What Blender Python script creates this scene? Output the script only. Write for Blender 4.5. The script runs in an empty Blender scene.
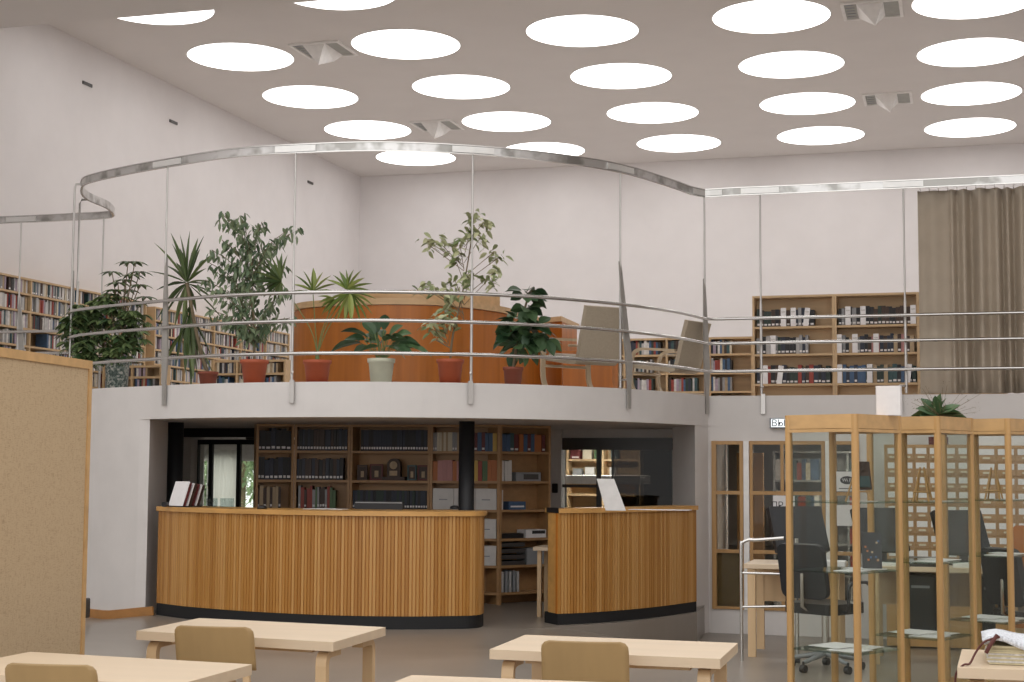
import bpy, math, random
from mathutils import Vector, Matrix
random.seed(7)
C = bpy.context.scene
COL = C.collection
PI = math.pi
# ------------------------------------------------------------------ camera
FPX, YAW, PITCH, ROLL, EYE = 1525.6, -.28436, .08209, .00575, 1.55
cy_, sy_, cp_, sp_ = math.cos(YAW), math.sin(YAW), math.cos(PITCH), math.sin(PITCH)
FW = Vector((sy_*cp_, cy_*cp_, sp_)); R0 = Vector((cy_, -sy_, 0)); U0 = R0.cross(FW)
RT = R0*math.cos(ROLL)+U0*math.sin(ROLL); UP = -R0*math.sin(ROLL)+U0*math.cos(ROLL)
cam = bpy.data.objects.new('camera', bpy.data.cameras.new('camera')); COL.objects.link(cam)
cam.data.sensor_width = 36; cam.data.lens = FPX/1024*36; cam.data.clip_end = 200; cam.data.clip_start = .05
cam.matrix_world = Matrix(((RT.x, UP.x, -FW.x, 0), (RT.y, UP.y, -FW.y, 0), (RT.z, UP.z, -FW.z, EYE), (0, 0, 0, 1)))
C.camera = cam

def ray(px, py): return FW+RT*((px-512)/FPX)-UP*((py-341)/FPX)
def atz(px, py, z):
    d = ray(px, py); t = (z-EYE)/d.z; return Vector((d.x*t, d.y*t, z))
def aty(px, py, y):
    d = ray(px, py); t = y/d.y; return Vector((d.x*t, y, EYE+d.z*t))
def atx(px, py, x):
    d = ray(px, py); t = x/d.x; return Vector((x, d.y*t, EYE+d.z*t))

# ------------------------------------------------------------------ materials
def new_mat(name):
    m = bpy.data.materials.new(name); m.use_nodes = True
    nt = m.node_tree; b = nt.nodes['Principled BSDF']; return m, nt, b
def coords(nt, scale=(1, 1, 1), rot=(0, 0, 0)):
    tc = nt.nodes.new('ShaderNodeTexCoord'); mp = nt.nodes.new('ShaderNodeMapping')
    mp.inputs['Scale'].default_value = scale; mp.inputs['Rotation'].default_value = rot
    nt.links.new(tc.outputs['Object'], mp.inputs['Vector']); return mp.outputs['Vector']
def ramp(nt, fac, stops):
    r = nt.nodes.new('ShaderNodeValToRGB')
    r.color_ramp.elements[0].position = stops[0][0]; r.color_ramp.elements[0].color = (*stops[0][1], 1)
    r.color_ramp.elements[1].position = stops[-1][0]; r.color_ramp.elements[1].color = (*stops[-1][1], 1)
    for p, c in stops[1:-1]:
        e = r.color_ramp.elements.new(p); e.color = (*c, 1)
    nt.links.new(fac, r.inputs['Fac']); return r.outputs['Color']
def noise(nt, vec, scale, detail=3):
    n = nt.nodes.new('ShaderNodeTexNoise'); n.inputs['Scale'].default_value = scale; n.inputs['Detail'].default_value = detail
    nt.links.new(vec, n.inputs['Vector']); return n.outputs['Fac']
def bump(nt, b, h, strength=.2, dist=.01):
    bp = nt.nodes.new('ShaderNodeBump'); bp.inputs['Strength'].default_value = strength; bp.inputs['Distance'].default_value = dist
    nt.links.new(h, bp.inputs['Height']); nt.links.new(bp.outputs['Normal'], b.inputs['Normal'])
def mul(c, k): return tuple(min(1, x*k) for x in c)
def plain(name, col, rough=.6, metal=0., var=.06, scale=8.):
    m, nt, b = new_mat(name)
    f = noise(nt, coords(nt), scale)
    nt.links.new(ramp(nt, f, [(.3, mul(col, 1-var)), (.7, mul(col, 1+var))]), b.inputs['Base Color'])
    b.inputs['Roughness'].default_value = rough; b.inputs['Metallic'].default_value = metal; return m
def wood(name, col, axis='z', rough=.45, var=.12, scale=14.):
    m, nt, b = new_mat(name)
    s = {'z': (1, 1, .06), 'x': (.06, 1, 1), 'y': (1, .06, 1)}[axis]
    v = coords(nt, s); f = noise(nt, v, scale, 5)
    nt.links.new(ramp(nt, f, [(.3, mul(col, 1-var)), (.5, col), (.7, mul(col, 1+var))]), b.inputs['Base Color'])
    b.inputs['Roughness'].default_value = rough; bump(nt, b, f, .05, .002); return m
M = {}
M['plaster'] = plain('white_plaster', (.735, .705, .70), .85, 0, .02, 2)
M['ceiling'] = plain('ceiling_paint', (.70, .665, .64), .9, 0, .015, 1.5)
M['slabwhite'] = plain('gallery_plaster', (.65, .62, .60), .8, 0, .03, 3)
M['birch'] = wood('birch_wood', (.62, .41, .215), 'z', .42)
M['birchx'] = wood('birch_wood_flat', (.62, .41, .215), 'x', .42)
M['casewood'] = wood('display_case_wood', (.50, .295, .115), 'z', .38)
M['casewoodx'] = wood('display_case_wood_rail', (.55, .34, .15), 'x', .38)
M['table'] = wood('table_birch', (.63, .495, .35), 'x', .4, .05, 9)
M['legwood'] = wood('leg_birch', (.60, .42, .24), 'z', .42, .08)
M['chairwood'] = wood('chair_birch', (.385, .255, .115), 'z', .45, .08, 10)
M['shelfwood'] = wood('shelf_wood', (.52, .36, .20), 'x', .5, .08)
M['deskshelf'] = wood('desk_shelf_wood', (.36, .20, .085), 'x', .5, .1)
M['teak'] = wood('teak_panel', (.45, .14, .014), 'z', .4, .16, 9)
M['countertop'] = wood('counter_top_oak', (.56, .30, .09), 'x', .32)
M['doorwood'] = wood('window_frame_wood', (.42, .24, .09), 'z', .45)
M['black'] = plain('black_plastic', (.012, .012, .013), .35)
M['blackmat'] = plain('black_paint', (.012, .013, .016), .5)
M['plinthblack'] = plain('plinth_black', (.006, .006, .007), .7)
M['screenblack'] = plain('screen_black', (.015, .016, .018), .5)
M['grey'] = plain('grey_metal', (.25, .26, .27), .45)
M['darkgrey'] = plain('dark_grey_panel', (.05, .047, .044), .35)
M['chrome'] = plain('chrome', (.62, .61, .59), .16, 1., .03)
m, nt, b = new_mat('rail_web'); v = coords(nt, (1, 1, 1)); f = noise(nt, v, 3.2, 3)
nt.links.new(ramp(nt, f, [(.42, (.33, .32, .30)), (.55, (.62, .61, .60))]), b.inputs['Base Color']); b.inputs['Metallic'].default_value = .85; b.inputs['Roughness'].default_value = .28
bump(nt, b, noise(nt, v, 9, 2), .25, .02); M['railweb'] = m
M['steel'] = plain('painted_steel', (.52, .50, .48), .35, .7, .03)
M['jointplate'] = plain('joint_plate', (.75, .74, .72), .35, .6, .04)
M['steeldark'] = plain('dull_steel', (.40, .385, .36), .4, .6, .05)
M['terracotta'] = plain('terracotta', (.44, .10, .042), .55)
M['terradark'] = plain('dark_terracotta', (.26, .07, .04), .6)
M['cream'] = plain('cream_plastic', (.60, .60, .47), .5)
M['soil'] = plain('soil', (.04, .027, .018), .95)
M['stem'] = plain('plant_stem', (.20, .15, .09), .8)
M['greenstem'] = plain('green_stem', (.16, .20, .07), .7)
M['fabric'] = plain('beige_chair_fabric', (.44, .37, .28), .9, 0, .06, 60)
M['linen'] = plain('seat_linen', (.48, .43, .36), .9, 0, .05, 60)
M['paper'] = plain('paper', (.74, .72, .72), .8, 0, .03, 20)
M['newsprint'] = plain('newsprint', (.55, .53, .50), .85, 0, .25, 60)
M['oldpaper'] = plain('yellowed_paper', (.48, .42, .27), .85, 0, .12, 30)
M['cord'] = plain('brown_cord', (.10, .03, .025), .8)
M['ink'] = plain('ink', (.05, .05, .055), .8)
M['rim'] = plain('skylight_rim', (.82, .80, .78), .7)
M['ventpanel'] = plain('vent_panel', (.36, .36, .33), .6)
M['baseboard'] = wood('baseboard_oak', (.40, .19, .06), 'x', .45)
M['greensign'] = plain('green_sign', (.10, .35, .30), .5)
M['cream_white'] = plain('box_card', (.62, .60, .58), .8, 0, .05, 12)
m, nt, b = new_mat('white_curtain'); tl = nt.nodes.new('ShaderNodeBsdfTranslucent'); tl.inputs[0].default_value = (.9, .89, .86, 1); ms = nt.nodes.new('ShaderNodeMixShader'); ms.inputs[0].default_value = .75
b.inputs['Base Color'].default_value = (.9, .89, .86, 1); b.inputs['Roughness'].default_value = .9
nt.links.new(b.outputs[0], ms.inputs[1]); nt.links.new(tl.outputs[0], ms.inputs[2]); nt.links.new(ms.outputs[0], nt.nodes['Material Output'].inputs[0]); M['curtwhite'] = m

def leafmat(name, a, b_, rough=.45):
    m, nt, b = new_mat(name)
    at = nt.nodes.new('ShaderNodeAttribute'); at.attribute_name = 'rnd'
    nt.links.new(ramp(nt, at.outputs['Fac'], [(0, a), (1, b_)]), b.inputs['Base Color'])
    b.inputs['Roughness'].default_value = rough
    return m
M['leaf_dark'] = leafmat('leaf_dark', (.025, .065, .028), (.085, .15, .06))
M['leaf_scheff'] = leafmat('leaf_scheff', (.045, .095, .035), (.20, .26, .10))
M['leaf_grey'] = leafmat('leaf_grey', (.07, .12, .06), (.22, .27, .15))
M['leaf_yucca'] = leafmat('leaf_yucca', (.045, .08, .025), (.15, .195, .065))
M['leaf_palm'] = leafmat('leaf_palm', (.12, .19, .035), (.32, .36, .10))
M['leaf_var'] = leafmat('leaf_variegated', (.15, .20, .07), (.55, .55, .33))
M['leaf_dry'] = leafmat('leaf_dry', (.20, .18, .13), (.40, .37, .30), .9)
M['leaf_out'] = leafmat('leaf_outdoor', (.12, .2, .08), (.3, .4, .2))

# floor
m, nt, b = new_mat('linoleum_floor')
v = coords(nt); f = noise(nt, v, 1.3, 4); f2 = noise(nt, v, 90, 2)
mx = nt.nodes.new('ShaderNodeMath'); mx.operation = 'MULTIPLY_ADD'; mx.inputs[1].default_value = .35
nt.links.new(f2, mx.inputs[0]); nt.links.new(f, mx.inputs[2])
nt.links.new(ramp(nt, mx.outputs[0], [(.4, (.215, .185, .155)), (.9, (.265, .23, .195))]), b.inputs['Base Color'])
b.inputs['Roughness'].default_value = .3; b.inputs['Specular IOR Level'].default_value = .4
M['floor'] = m
# burlap
m, nt, b = new_mat('burlap'); v = coords(nt, (1, 1, 1)); f = noise(nt, coords(nt, (40, 40, 260)), 1, 2); f2 = noise(nt, coords(nt, (260, 260, 30)), 1, 2)
mx = nt.nodes.new('ShaderNodeMath'); mx.operation = 'ADD'; nt.links.new(f, mx.inputs[0]); nt.links.new(f2, mx.inputs[1])
nt.links.new(ramp(nt, mx.outputs[0], [(.6, (.33, .235, .135)), (1.4, (.50, .375, .235))]), b.inputs['Base Color']); b.inputs['Roughness'].default_value = .95
M['burlap'] = m
# slats (random tone per slat kept in an attribute)
m, nt, b = new_mat('oak_slats'); at = nt.nodes.new('ShaderNodeAttribute'); at.attribute_name = 'rnd'
f = noise(nt, coords(nt, (6, 6, .5)), 3, 4)
mx = nt.nodes.new('ShaderNodeMath'); mx.operation = 'MULTIPLY_ADD'; mx.inputs[1].default_value = .5
nt.links.new(f, mx.inputs[0]); nt.links.new(at.outputs['Fac'], mx.inputs[2])
nt.links.new(ramp(nt, mx.outputs[0], [(.1, (.33, .14, .024)), (.7, (.42, .195, .040)), (1.3, (.50, .265, .08))]), b.inputs['Base Color'])
b.inputs['Roughness'].default_value = .42
M['slats'] = m
# curtain cloth
M['curtain'] = plain('taupe_curtain', (.45, .38, .30), .85, 0, .04, 5)
# mosaic pot
m, nt, b = new_mat('mosaic_pot'); vo = nt.nodes.new('ShaderNodeTexVoronoi'); vo.inputs['Scale'].default_value = 45
nt.links.new(coords(nt), vo.inputs['Vector'])
sep = nt.nodes.new('ShaderNodeSeparateColor'); nt.links.new(vo.outputs['Color'], sep.inputs[0])
nt.links.new(ramp(nt, sep.outputs[0], [(.1, (.07, .10, .09)), (.6, (.20, .25, .22)), (.9, (.50, .50, .46))]), b.inputs['Base Color'])
M['mosaic'] = m
def glassmat(name, tint=(.93, .95, .93), refl=1.0, rough=.0):
    m = bpy.data.materials.new(name); m.use_nodes = True; nt = m.node_tree; nt.nodes.clear()
    out = nt.nodes.new('ShaderNodeOutputMaterial'); mix = nt.nodes.new('ShaderNodeMixShader')
    tr = nt.nodes.new('ShaderNodeBsdfTransparent'); gl = nt.nodes.new('ShaderNodeBsdfGlossy'); fr = nt.nodes.new('ShaderNodeMath')
    tr.inputs['Color'].default_value = (*tint, 1); gl.inputs['Roughness'].default_value = rough
    gl.inputs['Color'].default_value = (refl, refl, refl, 1)
    lw = nt.nodes.new('ShaderNodeLayerWeight'); lw.inputs['Blend'].default_value = .5
    pw = nt.nodes.new('ShaderNodeMath'); pw.operation = 'POWER'; pw.inputs[1].default_value = 5
    nt.links.new(lw.outputs['Facing'], pw.inputs[0])
    fr.operation = 'MULTIPLY_ADD'; fr.inputs[1].default_value = .5; fr.inputs[2].default_value = .012; nt.links.new(pw.outputs[0], fr.inputs[0])
    nt.links.new(fr.outputs[0], mix.inputs[0]); nt.links.new(tr.outputs[0], mix.inputs[1]); nt.links.new(gl.outputs[0], mix.inputs[2])
    nt.links.new(mix.outputs[0], out.inputs[0]); return m
M['glass'] = glassmat('clear_glass', (.95, .965, .95))
M['darkglass'] = glassmat('smoked_glass', (.80, .77, .72))
M['blackglass'] = glassmat('dark_glass', (.25, .24, .22))
M['plexi'] = glassmat('acrylic', (.85, .88, .88))
M['shelfglass'] = glassmat('glass_shelf', (.72, .80, .76))
def emis(name, col, s):
    m, nt, b = new_mat(name); b.inputs['Emission Color'].default_value = (*col, 1); b.inputs['Emission Strength'].default_value = s
    b.inputs['Base Color'].default_value = (.8, .8, .8, 1); return m
M['skylight'] = emis('skylight_diffuser', (1, .985, .97), 2.7)
M['fillbright'] = emis('bright_fill_panel', (1, .97, .92), 40)  # glow of the stronger fill lamps added in the back rooms
M['lamp'] = emis('fill_panel', (1, .95, .88), 14)
BOOKC = {'navy': (.022, .027, .045), 'dark brown': (.05, .027, .018), 'black': (.014, .014, .016), 'dark green': (.02, .036, .028), 'maroon': (.11, .018, .018),
         'white': (.62, .60, .57), 'grey': (.28, .28, .28), 'teal': (.035, .08, .085), 'red': (.28, .045, .03), 'tan': (.38, .28, .17), 'yellow': (.50, .33, .07),
         'blue': (.05, .10, .19), 'orange': (.40, .13, .035), 'green': (.08, .14, .06), 'pale grey': (.46, .45, .44), 'lilac': (.36, .29, .36), 'cream': (.58, .52, .40), 'pink': (.42, .20, .19)}
for k, c in BOOKC.items(): M['book_'+k] = plain('book_'+k.replace(' ', '_'), c, .55, 0, .15, 20)

# ------------------------------------------------------------------ mesh builder
class MB:
    def __init__(s): s.v = []; s.f = []; s.m = []; s.sm = []; s.r = []
    def add(s, vs, fs, m=0, sm=False, r=None):
        o = len(s.v); s.v += [tuple(p) for p in vs]
        for f in fs:
            s.f.append(tuple(o+i for i in f)); s.m.append(m); s.sm.append(sm); s.r.append(random.random() if r is None else r)
        return s
    def box(s, x0, x1, y0, y1, z0, z1, m=0, X=None, r=None):
        vs = [Vector((x, y, z)) for x in (x0, x1) for y in (y0, y1) for z in (z0, z1)]
        if X is not None: vs = [X@p for p in vs]
        return s.add(vs, [(0, 1, 3, 2), (4, 6, 7, 5), (0, 4, 5, 1), (2, 3, 7, 6), (0, 2, 6, 4), (1, 5, 7, 3)], m, r=r)
    def rbox(s, x0, x1, y0, y1, z0, z1, rad=.01, m=0, X=None, n=3, axis='y'):
        # box with four rounded corners, extruded along axis
        if axis == 'y': a0, a1, b0, b1, c0, c1 = x0, x1, z0, z1, y0, y1
        elif axis == 'z': a0, a1, b0, b1, c0, c1 = x0, x1, y0, y1, z0, z1
        else: a0, a1, b0, b1, c0, c1 = y0, y1, z0, z1, x0, x1
        pts = []
        for cx, cz, st in ((a1-rad, b1-rad, 0), (a0+rad, b1-rad, 1), (a0+rad, b0+rad, 2), (a1-rad, b0+rad, 3)):
            for k in range(n+1):
                t = (st+k/n)*PI/2; pts.append((cx+rad*math.cos(t), cz+rad*math.sin(t)))
        N = len(pts)
        def mk(p, c): return Vector((p[0], c, p[1])) if axis == 'y' else Vector((p[0], p[1], c)) if axis == 'z' else Vector((c, p[0], p[1]))
        vs = [mk(p, c0) for p in pts]+[mk(p, c1) for p in pts]
        if X is not None: vs = [X@p for p in vs]
        return s.add(vs, [tuple(range(N)), tuple(range(2*N-1, N-1, -1))]+[(i, (i+1) % N, N+(i+1) % N, N+i) for i in range(N)], m)
    def prism(s, poly, z0, z1, m=0, sm=False, r=None):
        N = len(poly); vs = [(p[0], p[1], z0) for p in poly]+[(p[0], p[1], z1) for p in poly]
        s.add(vs, [tuple(range(N-1, -1, -1)), tuple(range(N, 2*N))], m, r=r)
        return s.add(vs, [(i, (i+1) % N, N+(i+1) % N, N+i) for i in range(N)], m, sm, r=r)
    def tube(s, path, r, n=8, m=0, sx=1., cap=True, X=None):
        path = [Vector(p) for p in path]; rings = []; prev = None
        for i, p in enumerate(path):
            t = (path[min(i+1, len(path)-1)]-path[max(i-1, 0)]).normalized()
            a = Vector((0, 0, 1)) if abs(t.z) < .9 else Vector((1, 0, 0))
            if prev is not None and abs(prev.dot(t)) < .95: a = prev
            u = (a-t*a.dot(t)).normalized(); w = t.cross(u); prev = u
            rr = r[i] if isinstance(r, (list, tuple)) else r
            rings.append([p+u*rr*math.cos(2*PI*k/n)+w*rr*sx*math.sin(2*PI*k/n) for k in range(n)])
        vs = [q for g in rings for q in g]
        if X is not None: vs = [X@p for p in vs]
        fs = [(i*n+k, i*n+(k+1) % n, (i+1)*n+(k+1) % n, (i+1)*n+k) for i in range(len(path)-1) for k in range(n)]
        s.add(vs, fs, m, True)
        if cap: s.add(vs[:n]+vs[-n:], [tuple(range(n-1, -1, -1)), tuple(range(n, 2*n))], m)
        return s
    def ribbon(s, path, w, t, m=0, wdir=None):
        # rectangular section swept along path: w across, t thick
        path = [Vector(p) for p in path]; rings = []
        for i, p in enumerate(path):
            d = (path[min(i+1, len(path)-1)]-path[max(i-1, 0)]).normalized()
            a = Vector(wdir) if wdir is not None else Vector((0, 0, 1)); a = (a-d*a.dot(d)).normalized(); b = d.cross(a)
            rings.append([p+a*w/2+b*t/2, p-a*w/2+b*t/2, p-a*w/2-b*t/2, p+a*w/2-b*t/2])
        vs = [q for g in rings for q in g]; n = 4
        fs = [(i*n+k, i*n+(k+1) % n, (i+1)*n+(k+1) % n, (i+1)*n+k) for i in range(len(path)-1) for k in range(n)]
        fs += [(3, 2, 1, 0), tuple(len(vs)-4+k for k in range(4))]
        return s.add(vs, fs, m)
    def lathe(s, prof, c=(0, 0), n=24, m=0, sm=True):
        vs = [(c[0]+r*math.cos(2*PI*k/n), c[1]+r*math.sin(2*PI*k/n), z) for r, z in prof for k in range(n)]
        fs = [(i*n+k, i*n+(k+1) % n, (i+1)*n+(k+1) % n, (i+1)*n+k) for i in range(len(prof)-1) for k in range(n)]
        return s.add(vs, fs, m, sm)
    def build(s, name, mats, parent=None, bevel=0.):
        if isinstance(mats, str): mats = [mats]
        me = bpy.data.meshes.new(name); me.from_pydata(s.v, [], s.f)
        for k in mats: me.materials.append(M[k])
        me.polygons.foreach_set('material_index', s.m); me.polygons.foreach_set('use_smooth', s.sm)
        at = me.attributes.new('rnd', 'FLOAT', 'FACE'); at.data.foreach_set('value', s.r)
        me.update(); o = bpy.data.objects.new(name, me); COL.objects.link(o)
        if parent is not None: attach(o, parent)
        if bevel:
            bv = o.modifiers.new('bevel', 'BEVEL'); bv.width = bevel; bv.segments = 2; bv.limit_method = 'ANGLE'
        return o
def wm(o):
    m = Matrix.LocRotScale(o.location, o.rotation_euler, o.scale)
    return wm(o.parent)@o.matrix_parent_inverse@m if o.parent else m
def attach(o, p):
    o.parent = p; o.matrix_parent_inverse = wm(p).inverted(); return o
def tag(o, label, cat, group=None, kind=None):
    o['label'] = label; o['category'] = cat
    if group: o['group'] = group
    if kind: o['kind'] = kind
    return o
def thing(name, label, cat, loc=(0, 0, 0), rz=0, group=None):
    o = bpy.data.objects.new(name, None); COL.objects.link(o); o.empty_display_size = .1
    o.location = loc; o.rotation_euler = (0, 0, rz); return tag(o, label, cat, group)
def struct(o): o['kind'] = 'structure'; return o
def kids(o): return [c for c in COL.objects if c.parent is o]
def copy_tree(o, parent=None):
    c = o.copy(); COL.objects.link(c); c.parent = parent
    if parent is not None: c.matrix_parent_inverse = o.matrix_parent_inverse.copy()
    for ch in kids(o): copy_tree(ch, c)
    return c
def cr(pts, n=8):
    # Catmull-Rom through points
    P = [Vector(p) for p in pts]; P = [2*P[0]-P[1]]+P+[2*P[-1]-P[-2]]; out = []
    for i in range(1, len(P)-2):
        for k in range(n):
            t = k/n; a, b, c, d = P[i-1], P[i], P[i+1], P[i+2]
            out.append(.5*((2*b)+(c-a)*t+(2*a-5*b+4*c-d)*t*t+(3*b-a-3*c+d)*t**3))
    out.append(P[-2]); return out
def offset2(pts, d):
    out = []
    for i, p in enumerate(pts):
        t = Vector(pts[min(i+1, len(pts)-1)][:2])-Vector(pts[max(i-1, 0)][:2]); t.normalize()
        out.append(Vector((p[0]-t.y*d, p[1]+t.x*d)))
    return out
def resample(pts, step):
    P = [Vector(p) for p in pts]; L = [0]
    for a, b in zip(P, P[1:]): L.append(L[-1]+(b-a).length)
    n = max(2, round(L[-1]/step)); out = []; j = 0
    for k in range(n+1):
        s_ = L[-1]*k/n
        while j < len(L)-2 and L[j+1] < s_: j += 1
        t = (s_-L[j])/max(1e-9, L[j+1]-L[j]); out.append(P[j].lerp(P[j+1], min(1, t)))
    return out
def ordi(n):
    return f"{n}{'th' if 10 <= n % 100 <= 20 else {1: 'st', 2: 'nd', 3: 'rd'}.get(n % 10, 'th')}"
def ss(x, a, b):
    t = min(1, max(0, (x-a)/(b-a))); return t*t*(3-2*t)

# ------------------------------------------------------------------ setting
XL, YB, ZC, XR = -13.77, 33.96, 8.51, 7.0      # left wall, back wall, ceiling, right wall
GZ, GB = 2.45, 2.07                            # gallery floor top and underside
def F(x, y):
    left = -.15*ss(y, 11, 14.5)-.10*ss(y, 12, 15)*min(1, max(0, (-x-8.8)/.75)); right = -.5*ss(y, 12.6, 18)
    return left+(right-left)*ss(x, -4.45, -3.0)
mb = MB(); nx, ny = 90, 100; x0, x1, y0, y1 = XL, XR, -5., 19.3
vs = [(x0+(x1-x0)*i/nx, y0+(y1-y0)*j/ny, F(x0+(x1-x0)*i/nx, y0+(y1-y0)*j/ny)) for j in range(ny+1) for i in range(nx+1)]
mb.add(vs, [(j*(nx+1)+i, j*(nx+1)+i+1, (j+1)*(nx+1)+i+1, (j+1)*(nx+1)+i) for j in range(ny) for i in range(nx)], 0, True)
struct(mb.build('floor', 'floor'))
# gallery edge in plan (from left wall, round the S bend, to the right)
EDGE = cr([(XL, 18.75), (-12.6, 18.8), (-11.75, 18.78), (-11.3, 18.35), (-11.0, 17.5), (-10.5, 16.5), (-9.75, 16.02), (-8.93, 15.68), (-7.9, 15.3), (-6.93, 15.19), (-6.0, 15.3),
           (-5.07, 15.73), (-4.3, 16.35), (-3.63, 17.28), (-3.25, 18.15), (-3.02, 19.15)], 6)
EDGE = [Vector(p) for p in EDGE]
FULL = EDGE+[Vector((XR, 19.152))]
mb = MB(); mb.prism([(p.x, p.y) for p in FULL]+[(XR, YB), (XL, YB)], GB, GZ, 0)
g = struct(mb.build('floor_gallery', 'slabwhite')); g.name = 'floor_gallery'
# walls
LW = [(25.0, 26.1, .1, 1.68), (26.3, 27.6, .1, 1.68), (27.8, 29.3, .1, 1.68)]
mb = MB(); mb.box(XL-.3, XL, -5, YB+.3, GB, ZC+.5); ys_ = -5
for (a, b, c, d) in LW: mb.box(XL-.3, XL, ys_, a, -.7, GB); mb.box(XL-.3, XL, a, b, -.7, c); mb.box(XL-.3, XL, a, b, d, GB); ys_ = b
mb.box(XL-.3, XL, ys_, YB+.3, -.7, GB); struct(mb.build('wall_left', 'plaster'))
for i, (a, b, c, d) in enumerate(LW):
    mb = MB()
    for q in ((a, a+.05, c, d), (b-.05, b, c, d), (a+.05, b-.05, c, c+.05), (a+.05, b-.05, d-.05, d)): mb.box(XL-.15, XL-.09, q[0], q[1], q[2], q[3])
    w = struct(mb.build(f'window_{i+1}', 'rim')); mb = MB(); mb.box(XL-.125, XL-.115, a+.05, b-.05, c+.05, d-.05); mb.build('pane', 'glass', w)
mb = MB(); mb.box(XL, XR, YB, YB+.3, GZ-.4, ZC+.5); struct(mb.build('wall_back', 'plaster'))
mb = MB(); mb.box(XR, XR+.3, -5, YB+.3, -.6, ZC+.5); struct(mb.build('wall_right', 'plaster'))
mb = MB(); mb.box(XL, XR, 18.3, YB, ZC, ZC+.4); struct(mb.build('ceiling', 'ceiling'))
mb = MB(); mb.box(XL, XR, 13.5, 18.3, 7.7, ZC+.4); struct(mb.build('trim_1', 'ceiling'))  # ceiling beam, depth extended toward the camera to darken what shows of it

# lower storey: wall below the gallery at the left of the counter (curved, flush with the slab)
WL = [(-11.3, 16.2), (-10.4, 15.55), (-9.8, 15.5), (-9.22, 15.45), (-8.95, 15.66), (-9.0, 15.9), (-9.15, 16.6), (-9.5, 16.9)]
pts = [p for p in EDGE if p.x < -9.02]
wl = [(p.x, p.y) for p in pts]+[(aty(148, 500, 15.70).x, 15.70), (aty(166, 500, 16.7).x, 16.7), (-9.95, 16.75)]
front = [(p[0]+.0, p[1]) for p in wl]
mb = MB(); mb.prism([(XL, 18.75)]+front[1:]+[(-9.9, 17.0), (-10.6, 17.6), (-10.9, 19.0), (XL, 19.1)], -.6, GB, 0); struct(mb.build('wall_lower_left', 'slabwhite'))
bbp = offset2([Vector((p.x, p.y)) for p in EDGE if -10.9 < p.x < -8.75], -.008)
mb = MB(); mb.ribbon([(p.x, p.y, F(p.x, p.y)+.05) for p in bbp], .10, .02); struct(mb.build('baseboard_left', 'baseboard'))
# pillar at the right of the counter and the wall right of it
mb = MB(); pl = [(-3.02, 19.16), (-3.12, 18.75), (-3.55, 19.6), (-3.55, 20.4), (-3.0, 20.4), (-2.98, 19.152)]
mb.prism(pl, -.6, GB, 0); struct(mb.build('wall_pillar', 'slabwhite'))
RY = 19.152
xa, xb = -2.99, -1.18
mb = MB(); mb.box(xa, xb, RY, RY+.25, -.6, -.2); mb.box(xa, xb, RY, RY+.25, 1.885, GB); mb.box(xb, XR, RY, RY+.25, -.6, GB)
struct(mb.build('wall_lower_right', 'slabwhite'))
# staff area floor (raised), with its curved front edge
CB1 = [aty(155, 0, 15.66).xy, (-8.2, 15.36), (-7.33, 15.11), (-6.36, 15.02), (-5.6, 15.17), (-5.05, 15.42)]
pe = [atz(px, py, -.15).xy for px, py in ((482, 629), (520, 629), (557, 626.5), (590, 624.6), (630, 621.6), (665, 617.4), (697, 612.2))]
plat = [(-10.6, 17.65), (-8.8, 15.75), (-8.2, 15.5), (-7.33, 15.25), (-6.36, 15.18), (-5.5, 15.35)]+[(p.x, p.y) for p in cr([(p.x, p.y, 0) for p in pe], 5)]+[(-3.05, 19.0), (-3.3, 20), (-3.3, YB), (XL, YB), (XL, 19), (-10.9, 19)]
mb = MB(); mb.prism(plat, -.62, -.149, 0); struct(mb.build('floor_staff_area', 'floor'))
mb = MB(); mb.box(-3.3, XR, 19.3, YB, -.7, -.52); struct(mb.build('floor_back_room', 'floor'))
# back rooms below the gallery: outer wall with window openings, dividing wall
YO = YB
mb = MB(); mb.box(XL, XR, YO, YO+.25, -.7, GB); struct(mb.build('wall_lower_back', 'plaster'))

# dark glazed door screen at the left, behind the counter
yd = 20.0
mb = MB()
def yx(px, y): return aty(px, 470, y).x
zt, zb = aty(230, 441, yd).z, -.15
for px, w in ((197, .03), (210, .055), (238, .055), (268, .05)): mb.box(yx(px, yd)-w/2, yx(px, yd)+w/2, yd, yd+.06, zb, zt)
mb.box(yx(190, yd), yx(300, yd), yd, yd+.06, zt-.05, zt+.02)
scr = thing('glass_door_screen', 'black framed glazed screen behind the left end of the long counter', 'glass screen', (yx(230, yd), yd, -.15))
mb.build('frame', 'blackmat', scr)
mb = MB(); mb.box(yx(197, yd), yx(268, yd), yd+.025, yd+.035, zb, zt-.05); mb.build('glass_pane', 'glass', scr)
mb = MB(); mb.box(yx(183, yd)-.1, yx(197, yd), yd-.2, yd+.2, -.15, GB); mb.box(yx(192, yd), yx(300, yd)+2.6, yd-.02, yd+.1, zt+.14, GB)
struct(mb.build('wall_staff_back', 'slabwhite'))
mb = MB(); mb.box(yx(193, yd), yx(300, yd)+.3, yd-.35, yd-.05, zt+.05, GB-.002); struct(mb.build('trim_2', 'blackmat'))
# exit lamp like box on the header
mb = MB(); mb.rbox(yx(245, yd-.1)-.0, yx(256, yd-.1), yd-.1, yd-.03, zt+.02, zt+.16, .02); tag(mb.build('speaker_box', 'darkgrey'), 'small dark box on the header above the glazed screen', 'box')
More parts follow.
